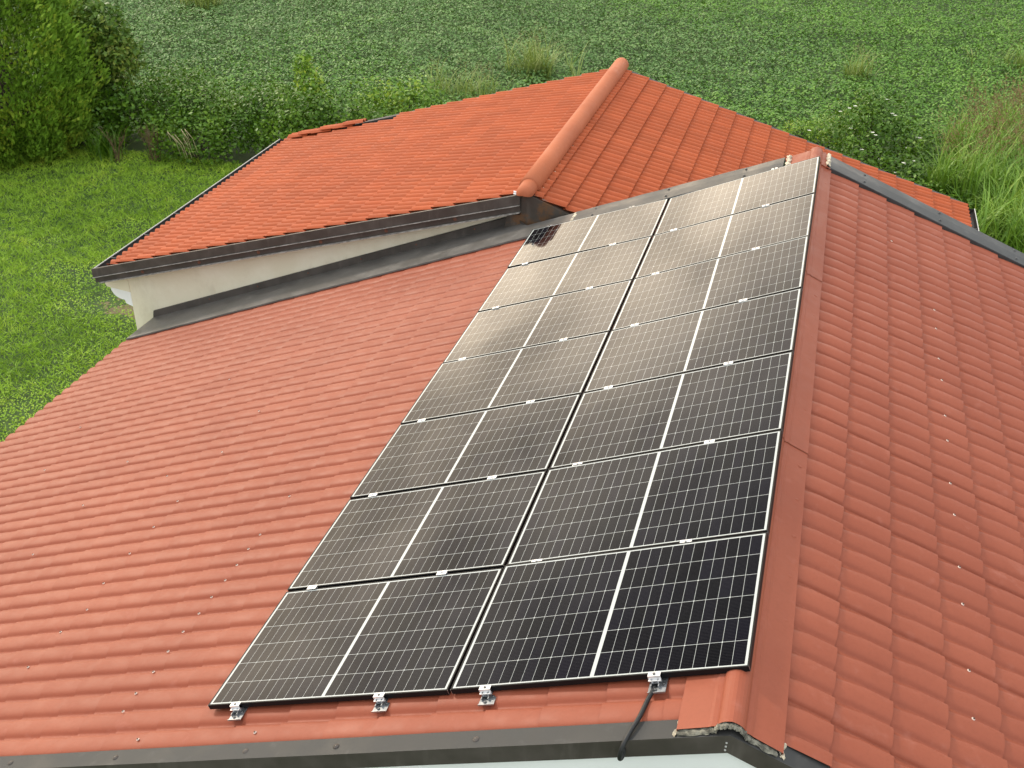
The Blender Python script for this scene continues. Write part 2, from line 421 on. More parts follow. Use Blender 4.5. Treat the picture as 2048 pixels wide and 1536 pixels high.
# ------------------------------------------------------------------ main building
RX, RZ = -0.04, -0.128 + G                  # where the two pan planes meet
ML = Slope(RX, RZ, -1, 21.75); MR = Slope(RX, RZ, 1, 21.75)
house = thing('house', 'long house whose salmon tile-sheet roof carries the solar panels', 'house', (RX, -0.30, 0))
YN, YF = -0.285, 8.10
SL = 10.22
eL = [0.02] + [0.36 + 0.353 * k for k in range(0, 28)] + [SL]
v, f, a_ = rib_sheet(ML, eL, YN, YF, 0.1972, -0.105, PT, PH, 0.011, 0, seam=0, pits=False)
roof = mesh_obj('roof', v, f, M['metal_roof'], house, True, attrs={'rnd': a_})
eR = [0.02] + [0.182 + 0.3455 * k for k in range(0, 29)]
v, f, a_ = rib_sheet(MR, eR, YN, YF, 0.1922, 0.020, PT, PH, 0.016, 0, seam=5, pits=True)
roof2 = mesh_obj('roof', v, f, M['metal_roof'], house, True, attrs={'rnd': a_})
# screws of the sheet: pale washer with a dark head
def sheet_screw(sl, s_, y_, parent, h=0.043, r_=0.0105, m='washer'):
    b = MB(); mm = sl.mat(s_, y_, h)
    b.lathe([(r_, 0), (r_, 0.003), (r_ * 0.75, 0.0055), (0.0065, 0.006)], mm, 12)
    o = b.build('screw', [M[m], M['screw_dark']], parent)
    n0 = len(b.v); c = MB(); c.lathe([(0.0062, 0.0055), (0.0058, 0.010), (0.003, 0.011)], mm, 8)
    me = o.data; k = len(me.vertices)
    me2 = [tuple(p) for p in b.v] + [tuple(p) for p in c.v]
    off = np.array(root_offset(parent)); vs = (np.array(me2) - off).tolist()
    me.clear_geometry(); me.from_pydata(vs, [], b.f + [tuple(i + n0 for i in q) for q in c.f]); me.update()
    me.polygons.foreach_set('material_index', [0] * len(b.f) + [1] * len(c.f))
    return o
for s_, y_ in [(5.69, 0.64), (5.68, 1.04), (5.60, 1.30), (5.69, 1.65), (5.70, 2.06), (4.28, 0.07), (4.29, 0.24), (4.28, 0.45), (4.29, 0.66), (4.29, 0.87),
               (4.27, 1.07), (4.27, 1.26), (4.26, 1.46), (4.26, 1.65), (8.76, 5.10), (6.74, 5.56), (6.20, 3.40), (4.27, 1.86), (4.26, 2.05), (5.70, 2.45),
               (5.69, 2.85), (7.1, 2.3), (7.1, 3.1), (7.1, 3.9), (5.69, 3.7), (5.69, 4.5), (4.26, 2.6), (8.5, 4.1), (3.95, -0.2), (3.0, -0.2)]:
    sheet_screw(ML, s_, y_, roof)
for s_, y_ in [(1.38, 2.49), (1.38, 1.91), (1.38, 1.54), (1.38, 0.95), (1.38, 0.57), (1.37, 5.75), (1.37, 5.36), (1.37, 4.78), (1.38, 4.41), (1.38, 3.83), (1.38, 3.46), (1.37, 2.87), (0.93, 6.91)]:
    sheet_screw(MR, s_, y_, roof2)
# ridge capping: two flat flanges and a roll, in three overlapping lengths
def cap_prof(wr):
    pts = []
    for d, h in ((-0.262, 0.022), (-0.262, 0.0505), (-0.16, 0.053), (-0.095, 0.055), (-0.078, 0.059)): pts.append(('L', -d, h))
    for k in range(13):
        an = math.pi * (k / 12.0); pts.append(('A', -0.070 * math.cos(an), 0.042 + 0.046 * math.sin(an)))
    for d, h in ((0.078, 0.059), (0.095, 0.055), (0.16, 0.053), (wr, 0.0505), (wr, 0.022)): pts.append(('R', d, h))
    return pts
def cap_point(q, y, lift):
    k, d, h = q
    if k == 'L': return tuple(ML.pt(d, y, h + lift))
    if k == 'R': return tuple(MR.pt(d, y, h + lift))
    return (RX + d, y, RZ + h + lift - abs(d) * 0.12)
for ci, (ya, yb) in enumerate(((-0.36, 2.34), (2.30, 5.14), (5.10, 8.30))):
    ns = 10; V = []; F = []
    for i in range(ns + 1):
        y = ya + (yb - ya) * i / ns
        wr = 0.262 - 0.085 * (y + 0.3) / 8.6
        P = [cap_point(q, y, 0.004 * (1 - i / ns) + 0.0015 * math.sin(i * 1.9 + ci)) for q in cap_prof(wr)]
        n = len(P); V += P
        if i: F += [((i - 1) * n + k, (i - 1) * n + k + 1, i * n + k + 1, i * n + k) for k in range(n - 1)]
    capo = mesh_obj('ridge_cap', V, F, M['cap_metal'] if 'cap_metal' in M else M['metal_roof'], house, False, attrs={'rnd': np.full(len(V), 0.15 * ci)})
    for y in np.arange(ya + 0.16, yb, 0.385):
        wr = 0.262 - 0.085 * (y + 0.3) / 8.6
        for sl, d in ((MR, wr - 0.05),) + (((ML, 0.21),) if y < 0 else ()):
            b = MB(); b.lathe([(0.016, 0), (0.0145, 0.0012), (0.010, 0.0026), (0.003, 0.003)], sl.mat(d, y, 0.0528), 12)
            so = b.build('screw', M['metal_roof'], capo, True)
# irregular mortar under the near end of the capping
def mortar(name, path, w, hgt, mat, parent, seed):
    r_ = np.random.default_rng(seed); V = []; F = []
    n = len(path); m = 7
    for i, p in enumerate(path):
        p = Vector(p); d = (Vector(path[min(i + 1, n - 1)]) - Vector(path[max(i - 1, 0)])).normalized()
        side = Vector((0, 0, 1)).cross(d).normalized(); up = d.cross(side)
        if up.z < 0: up = -up
        for k in range(m):
            an = math.pi * k / (m - 1); j = 0.65 + 0.7 * r_.random()
            V.append(tuple(p + side * (w * math.cos(an) * j) + up * (hgt * math.sin(an) * j) + d * (r_.random() - 0.5) * 0.008))
        if i: F += [((i - 1) * m + k, (i - 1) * m + k + 1, i * m + k + 1, i * m + k) for k in range(m - 1)]
    return mesh_obj(name, V, F, mat, parent)
path = []
for q in cap_prof(0.262)[1:-1]:
    p = Vector(cap_point(q, -0.365, -0.018)); path.append(p)
fine = []
for i in range(len(path) - 1):
    for k in range(4): fine.append(path[i].lerp(path[i + 1], k / 4.0))
mortar('mortar', fine, 0.020, 0.012, M['mortar'], house, 3)
mortar('mortar', [ML.pt(0.262 + 0.012 * math.sin(k), -0.375 + 0.012 * k, 0.020) for k in range(8)], 0.017, 0.020, M['mortar_pale'], house, 4)
mortar('mortar', [MR.pt(0.268 + 0.008 * math.sin(k), -0.375 + 0.012 * k, 0.020) for k in range(9)], 0.015, 0.022, M['mortar_pale'], house, 5)
# near verge flashing: grey top strip and dark vertical face on both slopes
def verge(sl, s0, s1, name, parent, y_in, y_out, h, drop, mat_top, mat_face):
    n = 24
    V = []; 
    for i in range(n + 1):
        s_ = s0 + (s1 - s0) * i / n; w = 0.0012 * math.sin(i * 2.1)
        pin, pout = sl.pt(s_, y_in, h + w), sl.pt(s_, y_out, h + w)
        V += [pin, pout, pout, Vector((pout.x, y_out, pout.z - drop)), Vector((pout.x, y_out + 0.012, pout.z - drop)), Vector((pout.x, y_out + 0.012, pout.z - 0.012))]
    V = [tuple(p) for p in V]; F = []; mi = []
    for i in range(n):
        a, b = i * 6, (i + 1) * 6
        for (p, q, m_) in ((0, 1, 0), (2, 3, 1), (3, 4, 1), (4, 5, 1)):
            fq = (a + p, b + p, b + q, a + q); F.append(fq if sl.side < 0 else fq[::-1]); mi.append(m_)
    o = mesh_obj(name, V, F, [mat_top, mat_face], parent)
    o.data.polygons.foreach_set('material_index', mi)
    return o
sg = 1 if True else -1
vl = verge(ML, -0.012, SL + 0.03, 'verge_flashing', house, -0.27, -0.395, 0.030, 0.125, M['flash_grey'], M['flash'])
vr = verge(MR, -0.012, 9.86, 'verge_flashing', house, -0.27, -0.395, 0.030, 0.125, M['flash_grey'], M['flash'])
for sl, o, ss in ((ML, vl, (1.42, 2.34, 3.0, 4.05, 5.0, 5.9, 6.8)), (MR, vr, (1.2, 2.2, 3.2))):
    for s_ in ss:
        b = MB(); b.lathe([(0.020, 0), (0.019, 0.003), (0.013, 0.004), (0.010, 0.008), (0.003, 0.009)], sl.mat(s_, -0.335, 0.031), 12)
        b.build('screw', M['flash'], o, True)
b = MB()
for i in range(3): b.lathe([(0.006, 0), (0.005, 0.004), (0.002, 0.005)], Matrix.Translation((RX - 0.012 - i * 0.001, -0.396, RZ - 0.022 - i * 0.026)) @ Matrix.Rotation(R(90), 4, 'X'), 8)
b.build('rivet', M['rim'], house)
# walls (white gable and the long sides)
b = MB()
zE = RZ - 9.5 * math.tan(R(21.75)) - 0.05
prof = [(RX - 9.35, 0.0), (RX + 9.0, 0.0), (RX + 9.0, RZ - 9.0 * math.tan(R(21.75)) - 0.06), (RX, RZ - 0.06), (RX - 9.35, RZ - 9.35 * math.tan(R(21.75)) - 0.06)]
b.prism(prof, lambda x, z, y: (x, y, z), -0.372, 8.25)
b.build('wall', M['white'], house)
# fascia under the left eave
b = MB(); p0 = ML.pt(SL - 0.05, 0, -0.02)
b.box((p0.x - 0.01, -0.30, p0.z - 0.20), (p0.x + 0.05, 8.08, p0.z - 0.012)); b.build('fascia', M['flash'], house)

# ------------------------------------------------------------------ annex
AX, AZ = -3.45, -0.955 + G
AL = Slope(AX, AZ, -1, 16.5); AR = Slope(AX, AZ, 1, 16.5)
annex = thing('house', 'lower house behind with a bright orange tiled roof and cream gable', 'house', (AX, 8.36, 0))
PT2 = [0.0, 0.06, 0.13, 0.20, 0.28, 0.37, 0.47, 0.57, 0.66, 0.75, 0.83, 0.90, 0.96]
PH2 = [0.0, 0.0005, 0.006, 0.017, 0.029, 0.0385, 0.0435, 0.0445, 0.0415, 0.033, 0.020, 0.0075, 0.001]
AY0, AY1 = 8.245, 14.27
eA = [0.01 + 0.3205 * k for k in range(0, 21)] + [6.59]
miss = lambda ci, y: (y > (14.27 - 0.31 + 0.03 * abs(ci - 14.5))) if 13 <= ci <= 16 else (y > 14.12) if ci >= 25 else np.zeros(len(y), bool)
v, f, a_ = rib_sheet(AL, eA, AY0, AY1, 0.1505, 8.30, PT2, PH2, 0.034, 0.028, skip=miss, wob=0.004)
mesh_obj('roof', v, f, M['clay_roof'], annex, True, attrs={'rnd': a_})
eA2 = [0.02] + [0.21 + 0.3155 * k for k in range(0, 20)]
v, f, a_ = rib_sheet(AR, eA2, 8.235, AY1, 0.1505, 8.30, PT2, PH2, 0.032, 0.028, wob=0.004)
mesh_obj('roof', v, f, M['clay_roof'], annex, True, attrs={'rnd': a_})
# loose tiles lifted along the far verge
def tile_mesh(L=0.40, w=0.30):
    V = []; F = []; nx, ny = 4, 2 * len(PT2)
    for side in (0, 1):
        for i in range(nx):
            for j in range(ny):
                k = j // len(PT2); tt = (k + PT2[j % len(PT2)]) / 2.0
                V.append((i * L / (nx - 1), tt * w, PH2[j % len(PT2)] - 0.012 * side))
    o_ = nx * ny
    for i in range(nx - 1):
        for j in range(ny - 1):
            q = (i * ny + j, i * ny + j + 1, (i + 1) * ny + j + 1, (i + 1) * ny + j)
            F.append(q); F.append(tuple(o_ + x for x in q[::-1]))
    for i in range(nx - 1):
        F.append((i * ny, (i + 1) * ny, o_ + (i + 1) * ny, o_ + i * ny)); F.append((i * ny + ny - 1, o_ + i * ny + ny - 1, o_ + (i + 1) * ny + ny - 1, (i + 1) * ny + ny - 1))
    for j in range(ny - 1):
        F.append((j, o_ + j, o_ + j + 1, j + 1)); e = (nx - 1) * ny; F.append((e + j, e + j + 1, o_ + e + j + 1, o_ + e + j))
    return V, F
tv, tf = tile_mesh()
for i, s_ in enumerate((6.32, 6.10, 5.83, 5.62, 5.36, 5.14)):
    mm = AL.mat(s_ - 0.28, 14.27, 0.050 + 0.008 * (i % 2)) @ Matrix.Rotation(R(4 + 2 * (i % 3)), 4, 'Z') @ Matrix.Rotation(R(6 + 3 * (i % 2)), 4, 'X') @ Matrix.Rotation(R(-5), 4, 'Y')
    o_ = mesh_obj('loose_tile', [tuple(mm @ Vector(p)) for p in tv], tf, M['clay_roof'], annex, attrs={'rnd': np.full(len(tv), 0.3 * (i % 3))})
# deck under the tiles and the grey far verge
b = MB()
b.prism([(0.0, -0.06), (6.66, -0.06), (6.66, -0.012), (0.0, -0.012)], lambda s_, h, y: tuple(AL.pt(s_, y, h)), 8.26, 14.38)
b.prism([(0.0, -0.06), (6.16, -0.06), (6.16, -0.012), (0.0, -0.012)], lambda s_, h, y: tuple(AR.pt(s_, y, h)), 8.24, 14.38)
b.build('roof_deck', M['flash_grey'], annex)
b = MB()
b.prism([(0.03, -0.010), (6.70, -0.010), (6.70, 0.030), (0.03, 0.030)], lambda s_, h, y: tuple(AL.pt(s_, y, h)), 14.275, 14.40)
b.prism([(0.03, -0.010), (6.22, -0.010), (6.22, 0.030), (0.03, 0.030)], lambda s_, h, y: tuple(AR.pt(s_, y, h)), 14.275, 14.40)
b.build('verge_flashing', M['flash_grey'], annex)
# ridge tiles: half-round, overlapping
def ridge_tile(ya, yb, r0, r1, lift, dome=False):
    V = []; F = []; n = 14
    rows = [(ya + (yb - ya) * i / 6.0, r0 + (r1 - r0) * i / 6.0) for i in range(7)]
    if dome: rows = [(ya - 0.10 * math.cos(an), max(0.01, r0 * math.sin(an))) for an in (0.15, 0.5, 0.9, 1.25)] + rows
    for i, (y, rr) in enumerate(rows):
        for k in range(n + 1):
            an = math.pi * (-0.06 + 1.12 * k / n)
            V.append((AX - rr * math.cos(an), y, AZ + lift + rr * 1.0 * math.sin(an)))
        if i: F += [((i - 1) * (n + 1) + k, (i - 1) * (n + 1) + k + 1, i * (n + 1) + k + 1, i * (n + 1) + k) for k in range(n)]
    m0 = (len(rows) - 1) * (n + 1)
    V.append((AX, rows[-1][0], AZ + lift)); F += [(m0 + k, m0 + k + 1, len(V) - 1) for k in range(n)]
    V.append((AX, rows[0][0], AZ + lift)); F += [(k + 1, k, len(V) - 1) for k in range(n)]
    o = mesh_obj('ridge_tile', V, F, M['cap'], annex, True, attrs={'rnd': np.full(len(V), rng.random() * 0.4)})
    return o
ridge_tile(8.22, 8.47, 0.108, 0.112, 0.050, True)
ridge_tile(8.43, 14.42, 0.132, 0.130, 0.052)
mortar('mortar', [AR.pt(0.135 + 0.004 * math.sin(i * 2.3), 8.3 + i * 0.075, 0.016 + 0.008 * math.sin(i * 1.7)) for i in range(80)], 0.014, 0.016, M['mortar_pale'], annex, 11)
mortar('mortar', [(AX - 0.14 + i * 0.02, 8.215, AZ + 0.035) for i in range(7)], 0.03, 0.03, M['white'], annex, 12)
# gable wall, cornice, fascia
def zat(sl, x): return AZ - abs(x - AX) * math.tan(R(16.5))
b = MB()
prof = [(-9.56, 0.0), (2.25, 0.0), (2.25, zat(AR, 2.25) - 0.07), (AX, AZ - 0.07), (-9.56, zat(AL, -9.56) - 0.07)]
b.prism(prof, lambda x, z, y: (x, y, z), 8.36, 14.25); b.build('wall', M['cream'], annex)
b = MB()
b.prism([(-9.555, G - 2.93), (-9.97, G - 3.02), (-9.985, G - 3.10), (-9.94, G - 3.195), (-9.555, G - 3.235)], lambda x, z, y: (x, y, z), 8.35, 14.3)
b.build('cornice', M['cream'], annex)
b = MB(); pr = [(-9.553, G - 3.237), (-9.885, G - 3.205)]
for k in range(9):
    an = k / 8.0 * math.pi / 2; pr.append((-9.88 + 0.205 * (1 - math.cos(an)), G - 3.215 - 0.165 * math.sin(an)))
pr += [(-9.665, G - 3.405), (-9.66, G - 3.435), (-9.553, G - 3.475)]
b.prism(pr, lambda x, z, y: (x, y, z), 8.353, 14.3); b.build('cornice', M['white'], annex)
# two-tier flashing along the near gable edge
def tier(sl, s0, s1, y, h0, h1, mat, nm):
    b = MB()
    b.prism([(s0, h1), (s1, h1), (s1, h0), (s0, h0)][::-1 if sl.side < 0 else 1], lambda s_, h, q: tuple(Vector((sl.pt(s_, 0, 0).x, q, sl.pt(s_, 0, 0).z + h))), y, y + 0.035)
    return b.build(nm, mat, annex)
s_end = 6.84
tier(AL, 0.05, s_end, 8.165, -0.075, 0.058, M['flash'], 'verge_flashing')
b = MB(); b.prism([(0.05, 0.0), (s_end, 0.0), (s_end, -0.007), (0.05, -0.007)], lambda s_, h, q: (AL.pt(s_, 0, 0).x, q, AL.pt(s_, 0, 0).z - 0.075 + h), 8.145, 8.20)
b.build('drip_edge', M['rim_dark'], annex)
low = tier(AL, 0.05, s_end - 0.02, 8.185, -0.172, -0.083, M['flash'], 'verge_flashing')
b = MB(); b.prism([(0.05, 0.0), (s_end - 0.1, 0.0), (s_end - 0.1, -0.012), (0.05, -0.012)], lambda s_, h, q: (AL.pt(s_, 0, 0).x, q, AL.pt(s_, 0, 0).z - 0.172 + h), 8.15, 8.36)
b.build('drip_edge', M['rim_dark'], annex)
b = MB(); b.prism([(0.0, 0.040), (s_end, 0.040), (s_end, 0.034), (0.0, 0.034)], lambda s_, h, q: (AL.pt(s_, 0, 0).x, q, AL.pt(s_, 0, 0).z + h - 0.004), 8.16, 8.27)
for s_ in (5.95, 4.95, 3.95, 2.95, 1.95, 0.95):
    q = AL.pt(s_, 0, 0); bb = MB()
    bb.lathe([(0.026, 0), (0.024, 0.004), (0.012, 0.006), (0.011, 0.014), (0.004, 0.016)], Matrix.Translation((q.x, 8.184, q.z - 0.125)) @ Matrix.Rotation(R(90), 4, 'X'), 10)
    bb.build('bolt', M['rustbolt'], low)
# rusty sheet-metal apron at the top of the gable
b = MB()
prof = [(-3.50, AZ + 0.035), (AX + 0.05, AZ + 0.035), (-2.78, zat(AR, -2.78) + 0.0), (-2.60, zat(AR, -2.60) - 0.05), (-3.00, RZ - 2.96 * math.tan(R(21.75)) + 0.06), (-3.74, RZ - 3.70 * math.tan(R(21.75)) + 0.05), (-3.68, AZ - 0.27), (-3.50, AZ - 0.24)]
b.prism(prof, lambda x, z, y: (x, y, z), 8.215, 8.30); b.build('apron_flashing', M['flash_rust'], annex)
# gutters: half-round channel with a light outer rim
def gutter(side, x_edge, z, y0, y1, nm):
    b = MB(); n = 10; r_ = 0.095 if side < 0 else 0.075
    pr = [(x_edge + side * (r_ - r_ * math.cos(math.pi * k / n)), z - r_ * math.sin(math.pi * k / n)) for k in range(n + 1)]
    pr2 = [(x_edge + side * (r_ - (r_ + 0.006) * math.cos(math.pi * k / n)), z - (r_ + 0.006) * math.sin(math.pi * k / n)) for k in range(n, -1, -1)]
    b.prism(pr + pr2, lambda x, zz_, y: (x, y, zz_), y0, y1)
    for yv in (y0 + 0.002, y1 - 0.002):
        b.prism(pr, lambda x, zz_, y: (x, y, zz_), yv - 0.002, yv + 0.002)
    g = b.build(nm, M['gutter_in'], annex)
    r2 = MB(); xr = x_edge + side * 2 * r_
    r2.prism([(xr - 0.006, z - 0.004), (xr + 0.006, z - 0.004), (xr + 0.006, z + 0.010), (xr - 0.006, z + 0.010)], lambda x, zz_, y: (x, y, zz_), y0, y1)
    r2.build('gutter_rim', M['rim'], g)
    for y in np.arange(y0 + 0.4, y1, 0.9):
        b2 = MB(); b2.box((min(x_edge, xr), y, z + 0.002), (max(x_edge, xr), y + 0.025, z + 0.008)); b2.build('gutter_strap', M['flash_grey'], g)
gutter(-1, -9.80, zat(AL, -9.87) + 0.010, 8.20, 14.30, 'gutter')
gutter(1, 2.49, zat(AR, 2.49) - 0.02, 8.5, 14.30, 'gutter')

# the annex stands 3 % larger and a little farther off than the dimensions above
KA = 1.03
def grow(o):
    for ch in o.children:
        co = np.empty(len(ch.data.vertices) * 3, dtype=np.float32); ch.data.vertices.foreach_get('co', co)
        ch.data.vertices.foreach_set('co', co * KA); ch.data.update(); grow(ch)
grow(annex)
annex.location = (-3.551, 8.739, -0.320)
# ------------------------------------------------------------------ far verge of the main roof: tray against the annex wall, capping beyond it
b = MB(); n = 30
def tray(s_, part):
    w = 0.0015 * math.sin(s_ * 7)
    return [ML.pt(s_, 8.02, 0.036 + w), ML.pt(s_, 8.025, 0.056 + w), ML.pt(s_, 8.06, 0.058 + w), ML.pt(s_, 8.60, 0.060 + w), ML.pt(s_, 8.695, 0.066), ML.pt(s_, 8.698, 0.160), ML.pt(s_, 8.712, 0.168), ML.pt(s_, 8.720, 0.155)]
V = []; F = []
for i in range(n + 1):
    s_ = 2.95 + (10.20 - 2.95) * i / n; row = tray(s_, 0)
    if s_ < 3.8: row = [ML.pt(s_, min(q.y, 8.46), h_) for q, h_ in zip(row, (0.036, 0.056, 0.058, 0.060, 0.060, 0.058, 0.056, 0.05))]; row[5:] = [ML.pt(s_, min(row[4].y, 8.46) + 0.002 * k, 0.064 - 0.004 * k) for k in (5, 6, 7)]
    if i == n: row = [ML.pt(10.20 - (0, 0, 0, 0.04, 0.06, 0.12, 0.12, 0.12)[k], row[k].y, (0.036, 0.056, 0.058, 0.060, 0.066, 0.160, 0.168, 0.155)[k]) for k in range(8)]
    V += [tuple(p) for p in row]
    if i: F += [(i * 8 + k, (i - 1) * 8 + k, (i - 1) * 8 + k + 1, i * 8 + k + 1) for k in range(7)]
tr = mesh_obj('wall_flashing', V, F, [M['flash_tray'], M['flash']], house)
tr.data.polygons.foreach_set('material_index', [0 if k in (0, 1, 2, 3) else 1 for i in range(n) for k in range(7)])
for s_ in (3.6, 4.5, 5.4, 6.3, 7.2, 8.1, 9.0):
    b = MB(); b.lathe([(0.013, 0), (0.012, 0.004), (0.004, 0.006)], Matrix.Translation(ML.pt(s_, 8.694, 0.12)) @ Matrix.Rotation(R(90), 4, 'X'), 8); b.build('screw', M['rustbolt'], tr)
def far_verge(sl, s0, s1, nm):
    n = 24; V = []; F = []
    for i in range(n + 1):
        s_ = s0 + (s1 - s0) * i / n; w = 0.002 * math.sin(i * 1.3)
        row = [sl.pt(s_, 8.052, 0.028), sl.pt(s_, 8.052, 0.070 + w), sl.pt(s_, 8.058, 0.076 + w), sl.pt(s_, 8.25, 0.082 + w), sl.pt(s_, 8.44, 0.076 + w), sl.pt(s_, 8.446, 0.070 + w), sl.pt(s_, 8.446, -0.10)]
        V += [tuple(p) for p in row]; m = len(row)
        if i: F += [(q if sl.side < 0 else q[::-1]) for q in [(i * m + k, (i - 1) * m + k, (i - 1) * m + k + 1, i * m + k + 1) for k in range(m - 1)]]
    e = (n) * 7
    V_ = V; F.append((0, 1, 2, 3, 4, 5, 6)); F.append(tuple(e + k for k in range(6, -1, -1)))
    o = mesh_obj(nm, V_, F, M['flash_far'], house)
    for s_ in np.arange(s0 + 0.45, s1, 0.95):
        for y_ in (8.14, 8.36):
            b = MB(); b.lathe([(0.016, 0), (0.015, 0.004), (0.009, 0.005), (0.008, 0.010), (0.003, 0.011)], sl.mat(s_, y_, 0.081), 10); b.build('screw', M['bolt'], o)
    return o
far_verge(ML, 0.34, 2.98, 'verge_flashing'); far_verge(MR, 0.13, 9.8, 'verge_flashing')
# the last piece of ridge capping covers the top of the two far flashings
V = []; F = []
for i, y in enumerate(np.linspace(8.02, 8.455, 5)):
    P = [cap_point(q, y, 0.018) for q in cap_prof(0.11)]; n_ = len(P); V += P
    if i: F += [((i - 1) * n_ + k, (i - 1) * n_ + k + 1, i * n_ + k + 1, i * n_ + k) for k in range(n_ - 1)]
F.append(tuple(range(n_))); F.append(tuple(4 * n_ + k for k in range(n_ - 1, -1, -1)))
mesh_obj('ridge_cap', V, F, M['metal_roof'], house, False, attrs={'rnd': np.zeros(len(V))})
mortar('mortar', [ML.pt(0.285 + 0.01 * math.sin(k * 2), 8.05 + 0.04 * k, 0.07) for k in range(11)], 0.025, 0.022, M['mortar_pale'], house, 21)
mortar('mortar', [MR.pt(0.125 + 0.008 * math.sin(k * 2), 8.05 + 0.04 * k, 0.075) for k in range(11)], 0.022, 0.024, M['mortar_pale'], house, 22)
mortar('mortar', [ML.pt(2.96 + 0.008 * math.sin(k * 2), 8.06 + 0.03 * k, 0.068) for k in range(12)], 0.020, 0.018, M['mortar_pale'], house, 23)

# ------------------------------------------------------------------ solar panels
A_ = R(21.75)
PX = Vector((math.cos(A_), 0, math.sin(A_))); PZ = Vector((-math.sin(A_), 0, math.cos(A_))); PY = Vector((0, 1, 0))
def ppt(u_, v_, h): return PX * (-u_) + PY * v_ + PZ * h + Vector((0, 0, G))     # u down the slope, v along the ridge, h off the array plane
SAG = lambda v_: 0.0146 + 0.0036 * v_
PITCH, GAP = 1.1537, 0.0219
def fr_parts(parent):
    L_, W_, D_, lipw = PL, PW, 0.035, 0.0095
    b = MB()
    b.box((-L_, 0, -D_), (0, lipw, 0)); b.box((-L_, W_ - lipw, -D_), (0, W_, 0))
    b.box((-L_, lipw, -D_), (-L_ + lipw, W_ - lipw, 0)); b.box((-lipw, lipw, -D_), (0, W_ - lipw, 0))
    f_ = b.build('frame', M['frame'], parent, local=True)
    g_ = MB(); z = -0.0015
    g_.box((-L_ + lipw, lipw, z - 0.005), (-lipw, W_ - lipw, z)); gl = g_.build('cell_sheet', M['cells'], parent, local=True)
    c = MB()
    for x, y in ((0, 0), (0, W_), (-L_, 0), (-L_, W_)):      # bright cut corners of the frame
        sx_ = -1 if x == 0 else 1; sy_ = 1 if y == 0 else -1
        c.box((x - 0.0008 + (0 if x else 0.0), y - 0.0012, -D_ + 0.001), (x + 0.0012, y + 0.0012, 0.0012))
    c.build('frame_joint', M['steel'], parent, local=True)
ordn = ['nearest the gable edge', 'second from the gable edge', 'third from the gable edge', 'in the middle', 'third from the far verge', 'second from the far verge', 'farthest, against the far flashing']
protop = None
prng = np.random.default_rng(41)
for row in range(7):
    for col in range(2):
        v0 = row * PITCH
        if col == 0: P00, P10, P01 = ppt(0, v0, 0), ppt(PL, v0, -SAG(v0)), ppt(0, v0 + PW, 0)
        else: P00, P10, P01 = ppt(PL + GAP, v0, -SAG(v0)), ppt(2 * PL + GAP, v0, 0), ppt(PL + GAP, v0 + PW, -SAG(v0 + PW))
        ex = (P00 - P10).normalized(); ey = (P01 - P00); ey = (ey - ex * ey.dot(ex)).normalized(); ez = ex.cross(ey)
        m = Matrix((ex, ey, ez)).transposed().to_4x4(); m.translation = P00
        ax, ay = (prng.random(2) - 0.5) * 2
        m = m @ Matrix.Rotation(R(0.26 * ax), 4, 'X') @ Matrix.Rotation(R(0.16 * ay), 4, 'Y')
        if (row, col) == (6, 1): m = m @ Matrix.Rotation(R(0.3), 4, 'X')
        side = 'along the ridge' if col == 0 else 'on the side towards the lawn'
        lab = f'dark framed solar panel {side}, row {ordn[row]}'
        if row == 6 and col == 1: lab = 'solar panel farthest on the lawn side, a black patch mirrored in its corner'
        if row == 0 and col == 0: lab = 'blackest solar panel, at the near ridge corner above the hanging cable'
        root = thing('solar_panel', lab, 'solar panel', group='solar panels on the salmon roof', mat=m)
        if protop is None: fr_parts(root); protop = root
        else:
            for ch in list(protop.children):
                c_ = ch.copy(); COL.objects.link(c_); c_.parent = root
# ------------------------------------------------------------------ clamps
def frame_at(u_, v_):
    h = -SAG(v_) * (u_ / PL if u_ < PL else (2 * PL + GAP - u_) / PL)
    m = Matrix((PX, PY, PZ)).transposed().to_4x4(); m.translation = ppt(u_, v_, h); return m
US = [0.512, 1.532, 2.245, 3.320]
uname = ['nearest the ridge', 'just ridgeward of the middle joint', 'just lawnward of the middle joint', 'nearest the lawn edge']
pm = None
for gi in range(6):
    for ui, u_ in enumerate(US):
        v_ = (gi + 1) * PITCH - (PITCH - PW) / 2
        gaps = ['first', 'second', 'third', 'fourth', 'fifth', 'sixth'][gi]
        lab = f'silver clamp {uname[ui]}, {gaps} panel gap from the gable'
        r_ = thing('panel_clamp', lab, 'clamp', group='middle clamps between panel rows', mat=frame_at(u_ + 0.004 * math.sin(gi * 3 + ui), v_))
        if pm is None:
            b = MB(); b.box((-0.038, -0.0205, 0.0006), (0.038, 0.0205, 0.0055)); b.box((-0.038, -0.0085, -0.036), (0.038, -0.0060, 0.0006)); b.box((-0.038, 0.0060, -0.036), (0.038, 0.0085, 0.0006))
            b.build('plate', M['alu'], r_, local=True)
            b = MB(); b.lathe([(0.0075, 0.0055), (0.0075, 0.010), (0.0055, 0.0115)], Matrix.Identity(4), 8); b.build('bolt', M['steel'], r_, local=True)
            pm = r_
        else:
            for ch in list(pm.children): c_ = ch.copy(); COL.objects.link(c_); c_.parent = r_
pe = None
